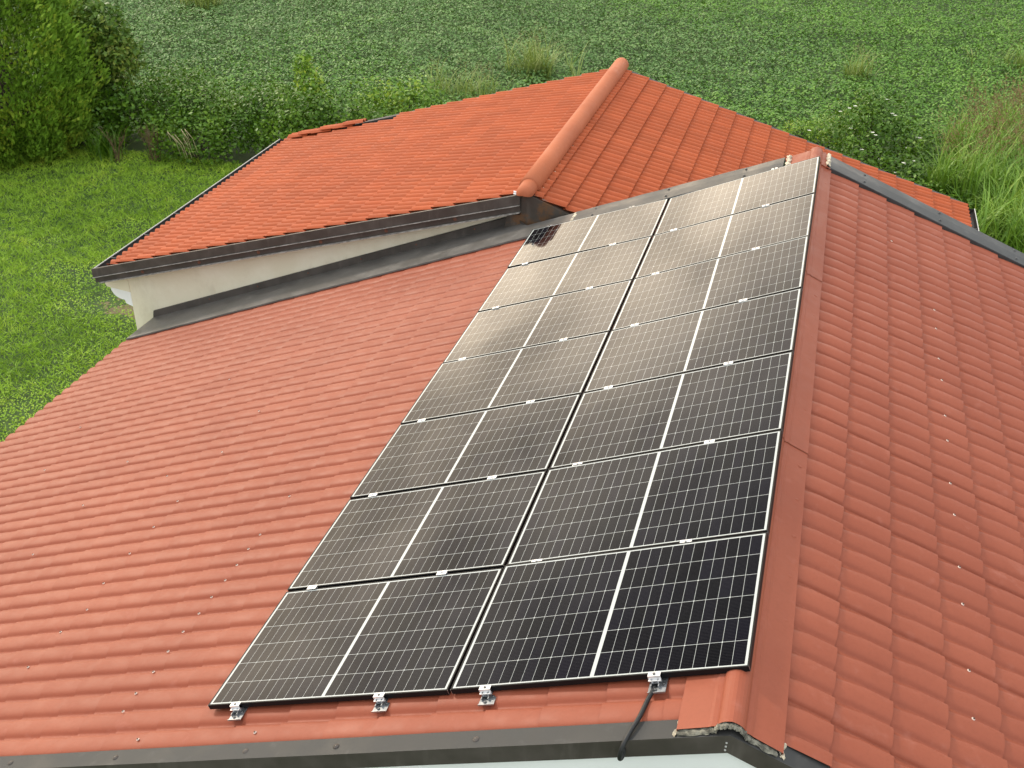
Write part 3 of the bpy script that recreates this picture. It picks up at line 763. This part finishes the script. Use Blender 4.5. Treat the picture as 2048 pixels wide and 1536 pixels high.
for ei, v_ in ((0, 0.0), (1, 6 * PITCH + PW)):
    for ui, u_ in enumerate(US):
        m = frame_at(u_, v_)
        if ei: m = m @ Matrix.Rotation(math.pi, 4, 'Z')
        lab = (f'silver end clamp with foot plate under the front panels, {uname[ui]}' if ei == 0 else f'small end clamp at the far flashing, {uname[ui]}')
        if ei == 0 and ui == 0: lab = 'silver end clamp with foot plate where the black cable starts'
        r_ = thing('end_clamp', lab, 'clamp', group='end clamps at the panel edges', mat=m)
        if pe is None:
            b = MB()
            b.box((-0.035, -0.024, 0.0006), (0.035, 0.009, 0.006)); b.box((-0.035, -0.024, -0.034), (0.035, -0.019, 0.0006)); b.box((-0.035, -0.037, -0.020), (0.035, -0.024, -0.016))
            b.box((-0.022, -0.034, -0.036), (-0.014, -0.019, -0.016)); b.box((0.014, -0.034, -0.036), (0.022, -0.019, -0.016))
            b.build('clamp_head', M['alu'], r_, local=True)
            b = MB()
            b.box((-0.040, -0.088, -0.0545), (0.058, 0.06, -0.0505)); b.box((-0.040, -0.091, -0.0545), (0.058, -0.088, -0.044)); b.box((-0.024, -0.060, -0.0505), (-0.019, 0.03, -0.030)); b.box((0.019, -0.060, -0.0505), (0.024, 0.03, -0.030)); b.box((-0.024, -0.040, -0.034), (0.024, 0.03, -0.030))
            b.build('foot_plate', M['steel'], r_, local=True)
            b = MB()
            b.lathe([(0.008, 0.006), (0.008, 0.011), (0.006, 0.012)], Matrix.Translation((0, -0.008, 0)), 8)
            b.lathe([(0.009, -0.0505), (0.009, -0.042), (0.006, -0.040)], Matrix.Translation((0.042, -0.03, 0)), 8)
            b.lathe([(0.009, -0.0505), (0.009, -0.044), (0.006, -0.042)], Matrix.Translation((0.0, -0.068, 0)), 8)
            b.build('bolt', M['bolt'], r_, local=True)
            pe = r_
        else:
            for ch in list(pe.children): c_ = ch.copy(); COL.objects.link(c_); c_.parent = r_
# rails hidden under the panels, seen in the gaps
for ui, u_ in enumerate(US):
    mm = frame_at(u_, 0.0); b = MB()
    b.box((-0.02, 0.02, -0.052), (0.02, 6 * PITCH + PW - 0.02, -0.0362), mm)
    o_ = b.build('mounting_rail', M['frame'])
    tag(o_, f'dark mounting rail under the panels, {uname[ui]}', 'rail', 'mounting rails under the panels')
# black cable from the ridge-side end clamp over the fascia
pts = [ppt(0.50, 0.15, -0.062), ppt(0.505, 0.04, -0.060), ppt(0.519, -0.044, -0.058), ppt(0.540, -0.133, -0.054), ppt(0.563, -0.258, -0.052), ppt(0.596, -0.352, -0.055), ppt(0.622, -0.412, -0.070), ppt(0.648, -0.438, -0.105),
       ppt(0.664, -0.442, -0.140), ppt(0.667, -0.436, -0.156), ppt(0.660, -0.424, -0.156), ppt(0.650, -0.412, -0.140), ppt(0.645, -0.404, -0.118)]
sp_ = []
for i in range(len(pts) - 1):
    p0, p1, p2, p3 = pts[max(i - 1, 0)], pts[i], pts[i + 1], pts[min(i + 2, len(pts) - 1)]
    for k in range(5):
        q = k / 5.0
        sp_.append(0.5 * ((2 * p1) + (p2 - p0) * q + (2 * p0 - 5 * p1 + 4 * p2 - p3) * q * q + (3 * p1 - p0 - 3 * p2 + p3) * q ** 3))
sp_.append(pts[-1])
b = MB(); b.tube(sp_, 0.0125, 10); o_ = b.build('cable', M['rubber'], None, True)
tag(o_, 'thick black cable hanging from the panels over the dark gable edge', 'cable')

# ------------------------------------------------------------------ vegetation
def unit(v): return v / np.maximum(np.linalg.norm(v, axis=-1, keepdims=True), 1e-9)
def leaf_quads(C, U, N, ln, wd):
    """one four-cornered leaf per centre: U along the leaf, N its normal"""
    V_ = unit(np.cross(N, U)); ln = ln[:, None]; wd = wd[:, None]
    P = np.stack([C - U * ln * 0.5, C + V_ * wd * 0.5 - U * ln * 0.06, C + U * ln * 0.5, C - V_ * wd * 0.5 - U * ln * 0.06], 1)
    return P.reshape(-1, 3), np.arange(len(C) * 4).reshape(-1, 4)
def leafmesh(name, C, U, N, ln, wd, rnd, mat, parent=None):
    v, f = leaf_quads(C, U, N, ln, wd)
    return mesh_obj(name, v, f, mat, parent, attrs={'rnd': np.repeat(rnd, 4)})
def vnoise(P, sc, seed):
    """smooth random field in the plane, 0..1"""
    r_ = np.random.default_rng(seed); g = r_.random((64, 64))
    x = (P[:, 0] / sc) % 64; y = (P[:, 1] / sc) % 64
    i, j = np.floor(x).astype(int), np.floor(y).astype(int); fx, fy = x - i, y - j
    fx = fx * fx * (3 - 2 * fx); fy = fy * fy * (3 - 2 * fy)
    i1, j1 = (i + 1) % 64, (j + 1) % 64; i %= 64; j %= 64
    return (g[i, j] * (1 - fx) + g[i1, j] * fx) * (1 - fy) + (g[i, j1] * (1 - fx) + g[i1, j1] * fx) * fy
def rdir(n, zlo, zhi, r_):
    z = r_.uniform(zlo, zhi, n); a = r_.uniform(0, 2 * np.pi, n); s_ = np.sqrt(1 - z * z)
    return np.stack([s_ * np.cos(a), s_ * np.sin(a), z], -1)

# the bean field: leaves of a closed canopy, one object
def hedge_y(x): return 25.3 + 0.35 * np.sin(x * 0.7) + np.where(x > -3, 3.0, 0.0) - np.where(x < -17, 0.6, 0)
def field():
    r_ = np.random.default_rng(5)
    # more leaves near, fewer far
    parts = []
    for (y0, y1, dens) in ((24, 34, 310), (34, 44, 240), (44, 56, 160), (56, 90, 25)):
        xl, xr = -(0.95 * y1 + 4), 0.25 * y1 + 5
        n = int((xr - xl) * (y1 - y0) * dens); P = np.stack([r_.uniform(xl, xr, n), r_.uniform(y0, y1, n)], -1)
        lx = -(0.80 * P[:, 1] + 9)
        parts.append(P[(P[:, 0] > lx)])
    P = np.concatenate(parts)
    P = P[P[:, 1] > hedge_y(P[:, 0]) + 0.3 * (vnoise(P, 0.8, 9) - 0.5)]
    n = len(P)
    # plants in drilled rows: every leaf belongs to the nearest plant of a jittered grid
    ang = R(14.0); ca, sa = math.cos(ang), math.sin(ang)
    gx, gy = 0.36, 0.50
    A = (P[:, 0] * ca - P[:, 1] * sa) / gx; B = (P[:, 0] * sa + P[:, 1] * ca) / gy
    jit = np.random.default_rng(55).random((97, 89, 3))
    best = np.full(n, 9.0); pid = np.zeros(n); vec = np.zeros((n, 2))
    for da in (-1, 0, 1):
        for db in (-1, 0, 1):
            i, j = np.floor(A).astype(int) + da, np.floor(B).astype(int) + db
            q = jit[i % 97, j % 89]; du_ = (A - (i + 0.15 + 0.7 * q[:, 0])) * gx; dv_ = (B - (j + 0.2 + 0.6 * q[:, 1])) * gy
            d = np.sqrt(du_ ** 2 + dv_ ** 2) / (0.26 + 0.10 * q[:, 2]); m_ = d < best
            best[m_] = d[m_]; pid[m_] = q[m_, 2]; vec[m_] = np.stack([du_ * ca + dv_ * sa, -du_ * sa + dv_ * ca], -1)[m_]
    big = vnoise(P, 4.2, 1); med = vnoise(P, 0.8, 2)
    mound = np.sqrt(np.clip(1 - np.minimum(best, 1.25) ** 2 * 0.62, 0, 1))
    H = (0.34 + 0.20 * big + 0.14 * med + 0.10 * pid) * (0.35 + 0.65 * mound) + 0.03
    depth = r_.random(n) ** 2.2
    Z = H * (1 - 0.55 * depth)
    C = np.stack([P[:, 0], P[:, 1], Z], -1)
    out = np.concatenate([vec / 0.3 * np.minimum(best, 1)[:, None] * 1.0, np.full((n, 1), 0.75)], 1)
    N = unit(unit(out) + rdir(n, -0.6, 1.0, r_) * 0.62); t_ = rdir(n, -0.3, 0.3, r_); U = unit(t_ - N * np.sum(t_ * N, -1, keepdims=True))
    sz = r_.uniform(0.072, 0.128, n) * np.where(P[:, 1] > 56, 1.8, 1.0)
    rn = np.clip(0.62 * r_.random(n) + 0.22 * big + 0.25 * pid - 0.30 * depth, 0, 1)  # deeper leaves get a darker tone, canopy shade put into their colour
    right = vnoise(P, 9.0, 17) * 0.6 + np.clip((P[:, 0] + 10) / 22, 0, 0.6) > 0.55 + 0.25 * (r_.random(n) - 0.5)  # vivid green towards the right, painted sky-reflection grey on the left
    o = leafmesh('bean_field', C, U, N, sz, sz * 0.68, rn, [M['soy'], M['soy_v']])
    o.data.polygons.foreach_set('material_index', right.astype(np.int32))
    tag(o, 'dense low green bean crop filling the field behind the houses', 'crop', kind='stuff')
field()
# lawn: tufts of short blades and small broad weeds
def lawn():
    r_ = np.random.default_rng(6); n = 300000
    P = np.stack([r_.uniform(-31, -9.0, n), r_.uniform(3.0, 21.6, n)], -1)
    lim = -(0.98 * P[:, 1] + 5.5)
    keep = (P[:, 0] > lim) & ~((P[:, 0] > -9.5) & (P[:, 1] < 14.2)) & (P[:, 0] < -8.9 - 0.28 * np.maximum(0, P[:, 1] - 3) * 0.3 + 0.0 * P[:, 0])
    keep |= (P[:, 0] > lim) & (P[:, 1] < 21.6) & (P[:, 0] < -9.6)
    P = P[keep]
    d = np.sqrt(((P[:, 0] + 13.3) / 1.0) ** 2 + ((P[:, 1] - 13.4) / 0.6) ** 2)
    P = P[(d > 1.0) | (r_.random(len(P)) < 0.45)]
    n = len(P); tuft = vnoise(P, 0.22, 21); patch = vnoise(P, 1.3, 22); big = vnoise(P, 3.4, 23)
    hgt = (0.05 + 0.10 * tuft + 0.07 * patch) * r_.uniform(0.7, 1.3, n)
    weed = (patch + 0.35 * r_.random(n)) > 0.92
    up = rdir(n, 0.25, 0.95, r_); up[weed] = rdir(int(weed.sum()), 0.0, 0.5, r_)
    side = np.cross(up, rdir(n, -1, 1, r_)); N = unit(side)
    ln = np.where(weed, r_.uniform(0.035, 0.065, n), hgt * 1.25); wd = np.where(weed, ln * 0.55, r_.uniform(0.010, 0.020, n))
    N[weed] = unit(rdir(int(weed.sum()), 0.5, 1, r_)); up[weed] = unit(up[weed] - N[weed] * np.sum(up[weed] * N[weed], -1, keepdims=True))
    C = np.stack([P[:, 0], P[:, 1], 0.02 + np.where(weed, 0.04 + 0.06 * r_.random(n), hgt * 0.45)], -1)
    rn = np.clip(0.45 * r_.random(n) + 0.35 * tuft + 0.35 * big - 0.12, 0, 1)
    o = leafmesh('lawn_grass', C, up, N, ln, wd, rn, M['grass'])
    tag(o, 'bright uneven lawn grass left of the houses', 'grass', kind='stuff')
lawn()

def blob_leaves(blobs, dens, size, r_, shell=0.45, up=0.25, aspect=0.6, droop=0.0):
    """leaves through the outer layer of a set of ellipsoids; fewer inside other blobs"""
    Cs, Ns = [], []
    for (c, rad) in blobs:
        c = np.array(c, float); rad = np.array(rad, float)
        area = 4 * math.pi * (((rad[0] * rad[1]) ** 1.6 + (rad[0] * rad[2]) ** 1.6 + (rad[1] * rad[2]) ** 1.6) / 3) ** (1 / 1.6)
        n = int(area * dens); d = rdir(n, -0.75, 1.0, r_)
        lump = 0.70 + 0.52 * vnoise(d[:, :2] * 3 + c[:2] * 1.7 + d[:, 2:3] * 1.9, 0.55, 31)
        rr = (1 - shell * r_.random(n) ** 1.6) * lump
        Cs.append(c + d * rad * rr[:, None]); Ns.append(unit(d / rad))
    C = np.concatenate(Cs); O = np.concatenate(Ns); keep = C[:, 2] > 0.02
    C, O = C[keep], O[keep]; n = len(C)
    N = unit(O * 0.6 + rdir(n, -1, 1, r_) * 0.9 + np.array([0, 0, up * 2])); t_ = rdir(n, -0.6, 0.4, r_) + np.array([0, 0, -droop])
    U = unit(t_ - N * np.sum(t_ * N, -1, keepdims=True))
    ln = size * r_.uniform(0.6, 1.35, n)
    return C, U, N, ln, ln * aspect
def stems(base, blobs, r_, n, rad, parent, mat='bark', lean=0.6):
    b = MB()
    for i in range(n):
        c, rr = blobs[r_.integers(len(blobs))]
        p0 = Vector((base[0] + r_.normal() * 0.12 * lean, base[1] + r_.normal() * 0.12 * lean, -0.05))
        p3 = Vector((c[0] + r_.normal() * rr[0] * 0.35, c[1] + r_.normal() * rr[1] * 0.35, max(0.15, c[2] + rr[2] * r_.uniform(-0.2, 0.6))))
        p1 = p0.lerp(p3, 0.35) + Vector((r_.normal() * 0.08, r_.normal() * 0.08, 0.15)); p2 = p0.lerp(p3, 0.7) + Vector((r_.normal() * 0.1, r_.normal() * 0.1, 0.08))
        b.tube([p0, p1, p2, p3], [rad, rad * 0.75, rad * 0.5, rad * 0.2], 6)
    return b.build('branches', M[mat], parent)
def bush(name, label, cat, base, blobs, dens, size, mat, seed, group=None, nst=9, srad=0.018, up=0.25, aspect=0.6, shell=0.45, droop=0.0, flowers=0, drift=0.3):
    r_ = np.random.default_rng(seed)
    root = thing(name, label, cat, (base[0], base[1], 0), group)
    if group == HG: blobs = [((c[0], c[1], c[2] * 1.16), (q[0] * 1.08, q[1], q[2] * 1.16)) for c, q in blobs]
    C, U, N, ln, wd = blob_leaves(blobs, dens, size, r_, shell, up, aspect, droop)
    top = np.clip((C[:, 2] - 0.2) / (C[:, 2].max() - 0.2), 0, 1)
    rn = np.clip(r_.random(len(C)) * 0.75 + drift * (vnoise(C[:, :2] + C[:, 2:3] * 0.7, 0.5, seed) - 0.4) + 0.10, 0, 1)
    leafmesh('foliage_or_plumes', C, U, N, ln, wd, rn, M[mat], root)
    stems(base, blobs, r_, nst, srad, root)
    if flowers:
        k = r_.choice(np.where((C[:, 2] > C[:, 2].max() * 0.25) & (C[:, 1] < np.median(C[:, 1]) + 0.6))[0], flowers, False); b = MB()
        for i in k:
            p = Vector(C[i]) + Vector((0, -0.06, 0.05))
            for q in range(5):
                an = q * 2 * math.pi / 5; d = Vector((math.cos(an), math.sin(an) * 0.8, 0.25)); e = Vector((-math.sin(an), math.cos(an), 0))
                b.add([p, p + d * 0.035 + e * 0.02, p + d * 0.058, p + d * 0.035 - e * 0.02], [(0, 1, 2, 3)])
        b.build('flowers', M['petal'], root)
    return root

# the big conifer at the edge of the lawn: dense upright sprays on a tapering trunk
def conifer():
    r_ = np.random.default_rng(51); bx, by, Ht, Rm = -21.7, 20.8, 10.5, 2.55
    root = thing('conifer_tree', 'large dense yellow-green conifer at the left edge of the lawn', 'tree', (bx, by, 0))
    n = 85000
    z = Ht * r_.random(n) ** 1.9; a = r_.uniform(0, 2 * np.pi, n)
    prof = Rm * np.interp(z / Ht, [0, 0.04, 0.12, 0.22, 0.28, 0.34, 0.42, 0.6, 0.8, 1.0], [0.66, 0.78, 0.92, 1.04, 1.04, 0.93, 0.68, 0.48, 0.3, 0.04])
    q = np.stack([a * 2.6, z * 0.95], -1)
    lump = 0.66 + 0.34 * vnoise(q, 0.62, 52) + 0.28 * vnoise(q, 0.27, 53)
    rr = prof * lump * (1 - 0.42 * r_.random(n) ** 1.8)
    C = np.stack([bx + rr * np.cos(a), by + rr * np.sin(a), z + 0.12], -1)
    O = np.stack([np.cos(a), np.sin(a), np.full(n, 0.15)], -1)
    U = unit(O * 0.75 + np.array([0, 0, 0.65]) + rdir(n, -1, 1, r_) * 0.55); N = unit(np.cross(U, rdir(n, -1, 1, r_)) + O * 0.4)
    N = unit(N - U * np.sum(N * U, -1, keepdims=True))
    ln = r_.uniform(0.09, 0.24, n); wd = r_.uniform(0.045, 0.095, n)
    rn = np.clip(0.60 * r_.random(n) + 0.40 * vnoise(q, 0.33, 54) - 0.02, 0, 1)
    leafmesh('crown', C, U, N, ln, wd, rn, M['thuja'], root)
    b = MB(); b.tube([(bx, by, -0.1), (bx + 0.03, by, 2.5), (bx - 0.02, by, 6.0), (bx, by, 9.8)], [0.24, 0.19, 0.11, 0.02], 10)
    for i in range(40):
        zz_ = r_.uniform(0.4, 9.0); an = r_.uniform(0, 6.28); L_ = Rm * np.interp(zz_ / Ht, [0, 0.25, 0.6, 1], [0.6, 0.85, 0.6, 0.05])
        p0 = Vector((bx, by, zz_)); p1 = p0 + Vector((math.cos(an) * L_ * 0.5, math.sin(an) * L_ * 0.5, 0.25)); p2 = p0 + Vector((math.cos(an) * L_, math.sin(an) * L_, 0.8))
        b.tube([p0, p0.lerp(p1, 0.6), p0.lerp(p1, 1.1)], [0.035, 0.022, 0.006], 5)
    b.build('trunk', M['bark'], root)
conifer()

HG = 'shrubs of the hedgerow behind the lawn'
bush('broadleaf_tree', 'loose olive-leaved small tree beside the large conifer', 'tree', (-20.2, 23.0), [((-20.9, 23.2, 3.2), (0.9, 0.8, 0.85)), ((-20.0, 22.9, 3.1), (0.95, 0.8, 0.8)), ((-19.5, 23.0, 2.3), (0.75, 0.75, 0.9)), ((-20.4, 22.8, 2.1), (0.9, 0.8, 1.0)), ((-19.8, 22.7, 1.2), (0.9, 0.7, 0.9)), ((-21.4, 23.4, 3.6), (0.9, 0.8, 0.7)), ((-20.6, 23.0, 1.1), (0.9, 0.8, 0.9))], 210, 0.17, 'broad', 61, nst=16, srad=0.035, up=0.1, aspect=0.5, shell=0.6, droop=0.5)
bush('dark_shrub', 'dark shaded shrub low between the conifer and the tall grass tuft', 'shrub', (-19.2, 22.0), [((-19.6, 22.0, 0.55), (0.75, 0.7, 0.75)), ((-18.7, 22.2, 0.75), (0.9, 0.7, 0.85)), ((-20.0, 22.4, 1.0), (0.7, 0.7, 0.8))], 110, 0.135, 'bramble', 62, HG)
bush('bramble_mound', 'rounded bramble mound rising against the crop field', 'bramble', (-17.6, 23.2), [((-17.9, 23.3, 1.0), (1.0, 0.9, 0.95)), ((-17.0, 23.1, 0.9), (0.9, 0.9, 0.90)), ((-18.7, 23.2, 0.75), (0.7, 0.8, 0.8))], 130, 0.108, 'bramble', 63, HG)
bush('bramble_thicket', 'bramble thicket with pale dead canes at the edge of the lawn', 'bramble', (-16.6, 21.6), [((-17.2, 21.5, 0.5), (0.7, 0.7, 0.72)), ((-16.3, 21.5, 0.55), (0.85, 0.75, 0.70)), ((-15.6, 22.0, 0.75), (0.8, 0.8, 0.75)), ((-16.7, 22.3, 0.9), (0.9, 0.8, 0.7))], 136, 0.108, 'bramble', 64, HG)
bush('bramble_bank', 'fresh green bramble bank left of the yellowish vine column', 'bramble', (-14.9, 22.6), [((-15.3, 22.6, 0.85), (0.85, 0.8, 0.80)), ((-14.5, 22.4, 0.95), (0.8, 0.8, 0.82)), ((-14.9, 23.4, 1.0), (1.0, 0.8, 0.7)), ((-13.9, 22.0, 0.8), (0.8, 0.8, 0.8))], 130, 0.108, 'bramble', 65, HG)
bush('vine_column', 'yellow-green vine climbing in a column above the hedgerow', 'vine', (-13.5, 23.1), [((-13.5, 23.1, 1.0), (0.5, 0.5, 0.8)), ((-13.6, 23.1, 1.75), (0.42, 0.42, 0.5)), ((-13.75, 23.1, 2.2), (0.28, 0.28, 0.28))], 160, 0.125, 'yellowish', 66, HG, nst=6)
bush('bramble_hump', 'low bramble hump hard behind the tiled corner of the orange roof', 'bramble', (-13.0, 22.4), [((-13.3, 22.2, 1.1), (0.8, 0.7, 0.75)), ((-12.4, 22.6, 1.0), (0.8, 0.7, 0.75)), ((-11.8, 23.0, 0.9), (0.8, 0.7, 0.7))], 130, 0.108, 'bramble', 67, HG)
bush('spreading_shrub', 'airy spreading shrub with yellow shoots behind the orange roof', 'shrub', (-11.4, 24.4), [((-11.7, 24.4, 1.0), (0.7, 0.7, 0.75)), ((-11.0, 24.5, 1.25), (0.65, 0.6, 0.6)), ((-10.5, 24.3, 0.95), (0.55, 0.6, 0.7)), ((-12.3, 24.2, 1.2), (0.5, 0.6, 0.6))], 105, 0.12, 'yellowish', 68, HG, nst=22, shell=0.8, aspect=0.5)
bush('flowering_bush', 'sprawling bush with small white flowers behind the roof corner', 'shrub', (1.5, 26.2), [((0.8, 26.3, 1.1), (0.9, 0.9, 0.9)), ((1.7, 26.6, 1.35), (0.9, 0.9, 0.8)), ((2.5, 26.0, 0.9), (0.9, 0.9, 0.8)), ((1.2, 25.2, 0.7), (1.0, 0.8, 0.7)), ((2.4, 25.0, 0.5), (0.9, 0.8, 0.6)), ((1.2, 27.0, 1.8), (0.5, 0.5, 0.45))], 120, 0.108, 'bramble', 69, nst=26, shell=0.7, flowers=22)
bush('bindweed_bank', 'low dark creeper bank along the far edge of the orange roof', 'creeper', (2.6, 23.5), [((-0.4, 24.5, 0.4), (0.8, 0.7, 0.45)), ((1.5, 23.6, 0.35), (0.9, 0.8, 0.4)), ((2.7, 23.8, 0.4), (0.9, 0.9, 0.45)), ((3.4, 22.9, 0.35), (0.9, 0.9, 0.42)), ((4.2, 22.2, 0.3), (0.9, 0.9, 0.4)), ((4.9, 21.4, 0.3), (0.9, 0.9, 0.4))], 150, 0.11, 'bramble', 70)
bush('leafy_clump', 'small yellow-green leafy clump at the top of the flowering bush', 'shrub', (0.3, 27.6), [((0.2, 27.6, 0.65), (0.7, 0.6, 0.55)), ((-0.6, 27.6, 0.5), (0.6, 0.5, 0.45))], 200, 0.08, 'yellowish', 71)

# grasses with long arching blades
def blades(pos, nb, L0, L1, w, r_, arch=(0.3, 1.0), upright=0.75):
    V, F, A = [], [], []
    seg = 5
    for (x, y) in pos:
        rv = r_.random() * 0.5
        for k in range(r_.integers(nb[0], nb[1] + 1)):
            an = r_.uniform(0, 6.283); L_ = r_.uniform(L0, L1); out = r_.uniform(*arch); z0 = r_.uniform(0, 0.45) * L_ * upright
            d = np.array([math.cos(an), math.sin(an), 0]); sd_ = np.array([-math.sin(an), math.cos(an), 0]); p = np.array([x + r_.normal() * 0.05, y + r_.normal() * 0.05, z0])
            el = r_.uniform(1.0, 1.5) * upright + 0.25; o = len(V); ww = w * r_.uniform(0.7, 1.2); rr = min(1, rv + 0.5 * r_.random())
            for i in range(seg + 1):
                t_ = i / seg; hw = ww * (0.55 + 0.45 * math.sin(math.pi * min(1, t_ + 0.25))) * (1 - t_ ** 3) + 0.001
                V.append(p - sd_ * hw); V.append(p + sd_ * hw); A += [rr, rr]
                e = el - out * 2.0 * t_ * t_ - 0.25 * t_
                p = p + (d * math.cos(e) + np.array([0, 0, math.sin(e)])) * (L_ / seg)
            F += [(o + 2 * i, o + 2 * i + 1, o + 2 * i + 3, o + 2 * i + 2) for i in range(seg)]
    return np.array(V), np.array(F), np.array(A)
def plumes(pos, h, r_, n=26):
    C, U = [], []
    for (x, y) in pos:
        hh = h * r_.uniform(0.8, 1.15); lx, ly = r_.normal() * 0.12, r_.normal() * 0.12
        for i in range(n):
            t_ = i / n; sp = 0.12 * (1 - t_) + 0.03
            C.append((x + lx * t_ + r_.normal() * sp, y + ly * t_ + r_.normal() * sp, hh * (0.78 + 0.30 * t_) + r_.normal() * 0.03)); U.append((r_.normal() * 0.6, r_.normal() * 0.6, 0.8))
    C = np.array(C); U = unit(np.array(U)); N = unit(np.cross(U, rdir(len(C), -1, 1, r_)))
    return C, U, N
def reed_bed():
    r_ = np.random.default_rng(81); pos = []
    while len(pos) < 1900:
        y = r_.uniform(19.5, 29.5); x = r_.uniform(2.6, 10.0)
        if x < 3.3 + 0.25 * (24.5 - y) * (1 if y < 24.5 else -0.9) + 0.5 * math.sin(y * 2.0): continue
        pos.append((x, y))
    v, f, a = blades(pos, (6, 10), 0.6, 1.7, 0.021, r_, (0.2, 1.05), 0.85)
    o = mesh_obj('reed_bed', v, f, M['reed'], attrs={'rnd': a}); tag(o, 'tall bright reed grass massed at the right edge behind the roof', 'reeds', kind='stuff')
    pp = [p for p in pos if p[1] > 24.2]; pp = [pp[i] for i in r_.choice(len(pp), 420, False)]
    C, U, N = plumes(pp, 2.05, r_, 40); n = len(C)
    o = leafmesh('reed_plumes', C, U, N, r_.uniform(0.05, 0.11, n), r_.uniform(0.012, 0.024, n), r_.random(n), M['plume'])
    tag(o, 'hazy brownish seed plumes above the reed grass', 'reeds', kind='stuff')
reed_bed()
def tuft(name, label, cat, x, y, n, sp, L0, L1, w, mat, seed, group=None, arch=(0.3, 1.0), upright=0.75, plume=0):
    r_ = np.random.default_rng(seed); root = thing(name, label, cat, (x, y, 0), group)
    pos = [(x + r_.normal() * sp, y + r_.normal() * sp * 0.7) for _ in range(n)]
    v, f, a = blades(pos, (5, 8), L0, L1, w, r_, arch, upright)
    mesh_obj('blades', v, f, M[mat], root, attrs={'rnd': a})
    if plume:
        C, U, N = plumes(pos[:plume], L1 * 0.95, r_, 30); k = len(C)
        leafmesh('foliage_or_plumes', C, U, N, r_.uniform(0.04, 0.09, k), r_.uniform(0.008, 0.016, k), r_.random(k), M['plume'], root)  # seed plumes of the weeds, built from leaf-shaped pieces
    return root
WG = 'tall weeds standing in the crop'
tuft('weed_clump', 'pale weed clump at the top edge of the field near the conifer', 'weeds', -25.1, 37.0, 40, 0.45, 1.0, 1.8, 0.018, 'weed', 91, WG, plume=10)
tuft('weed_clump', 'yellowish weed clump in the field left of the orange ridge', 'weeds', -9.3, 31.6, 42, 0.42, 1.0, 1.8, 0.015, 'weed', 92, WG, plume=12)
tuft('weed_clump', 'sparse bleached weeds over the far edge of the orange roof', 'weeds', -11.2, 28.6, 40, 0.8, 0.8, 1.5, 0.012, 'weed', 93, WG, plume=12)
tuft('weed_clump', 'single bright green weed clump standing alone in the right half of the crop', 'weeds', 1.0, 34.6, 12, 0.22, 0.8, 1.5, 0.016, 'weed', 94, WG, plume=3)
tuft('weed_clump', 'weed clump in the crop above the reeds at the right border', 'weeds', 6.2, 37.8, 14, 0.50, 0.7, 1.5, 0.016, 'weed', 95, WG, plume=6)
tuft('grass_tuft', 'dark green fountain of long grass at the lawn edge beside the conifer', 'grass', -18.95, 20.95, 26, 0.26, 0.6, 1.05, 0.012, 'bramble', 96, arch=(0.4, 0.9))
def stalks(label, x, y, n, h, seed):
    r_ = np.random.default_rng(seed); root = thing('dry_weed', label, 'weeds', (x, y, 0), 'dry weeds before the hedgerow'); b = MB()
    for i in range(n):
        p0 = Vector((x + r_.normal() * 0.08, y + r_.normal() * 0.06, -0.02)); lx, ly = r_.normal() * 0.22, r_.normal() * 0.12; hh = h * r_.uniform(0.7, 1.1)
        p2 = p0 + Vector((lx, ly, hh)); p1 = p0.lerp(p2, 0.5) + Vector((-lx * 0.2, 0, 0.05)); b.tube([p0, p1, p2], [0.010, 0.008, 0.004], 5)
        for k in range(5):
            q = p1.lerp(p2, k / 5.0); b.tube([q, q + Vector((r_.normal() * 0.08, r_.normal() * 0.06, 0.17))], [0.005, 0.002], 4)
    b.build('stalks', M['stalk'], root)
    C, U, N, ln, wd = blob_leaves([((x, y, h * 0.35), (0.22, 0.2, h * 0.35))], 160, 0.06, r_, 0.9, 0.1, 0.4)
    leafmesh('foliage_or_plumes', C, U, N, ln, wd, r_.random(len(C)) * 0.8, M['broad'], root)
stalks('slim reddish dry weed just right of the long grass tuft', -18.35, 20.85, 7, 0.95, 101)
stalks('taller bushy dry weed with brown forked stalks before the brambles', -17.45, 21.0, 16, 1.15, 102)
def canes():
    r_ = np.random.default_rng(103); root = thing('dead_canes', 'pale dead canes arching out of the bramble thicket', 'canes', (-16.4, 20.9, 0)); b = MB()
    for i in range(6):
        x = -16.75 + 0.13 * i + r_.normal() * 0.2; p0 = Vector((x, 21.2, 0.3)); p1 = Vector((x + r_.normal() * 0.12, 20.85, 0.9 + 0.3 * r_.random())); p2 = p1 + Vector((0.18 + 0.15 * r_.random(), -0.12, -0.2)); p3 = p2 + Vector((0.12, -0.05, -0.35))
        b.tube([p0, p1, p2, p3], [0.007, 0.008, 0.006, 0.003], 5)
    b.build('stalks', M['straw_plain'], root)
canes()
# a dense tree row far beyond the field, left of the view
def far_tree(x, y, h, rx, ry, label, seed):
    r_ = np.random.default_rng(seed); root = thing('poplar_tree', label, 'tree', (x, y, 0), 'far poplars beyond the field')
    blobs = [((x, y, h * t_), (rx, ry, h * 0.19)) for t_ in (0.2, 0.36, 0.52, 0.68, 0.82)]
    C, U, N, ln, wd = blob_leaves(blobs, 14, 0.7, r_, 0.6, 0.2, 0.8)
    leafmesh('crown', C, U, N, ln, wd, r_.random(len(C)) * 0.4, M['bramble'], root)
    b = MB(); b.tube([(x, y, -0.1), (x, y, h * 0.5), (x, y, h * 0.93)], [0.4, 0.25, 0.05], 8); b.build('trunk', M['bark'], root)
#@@FAR@@
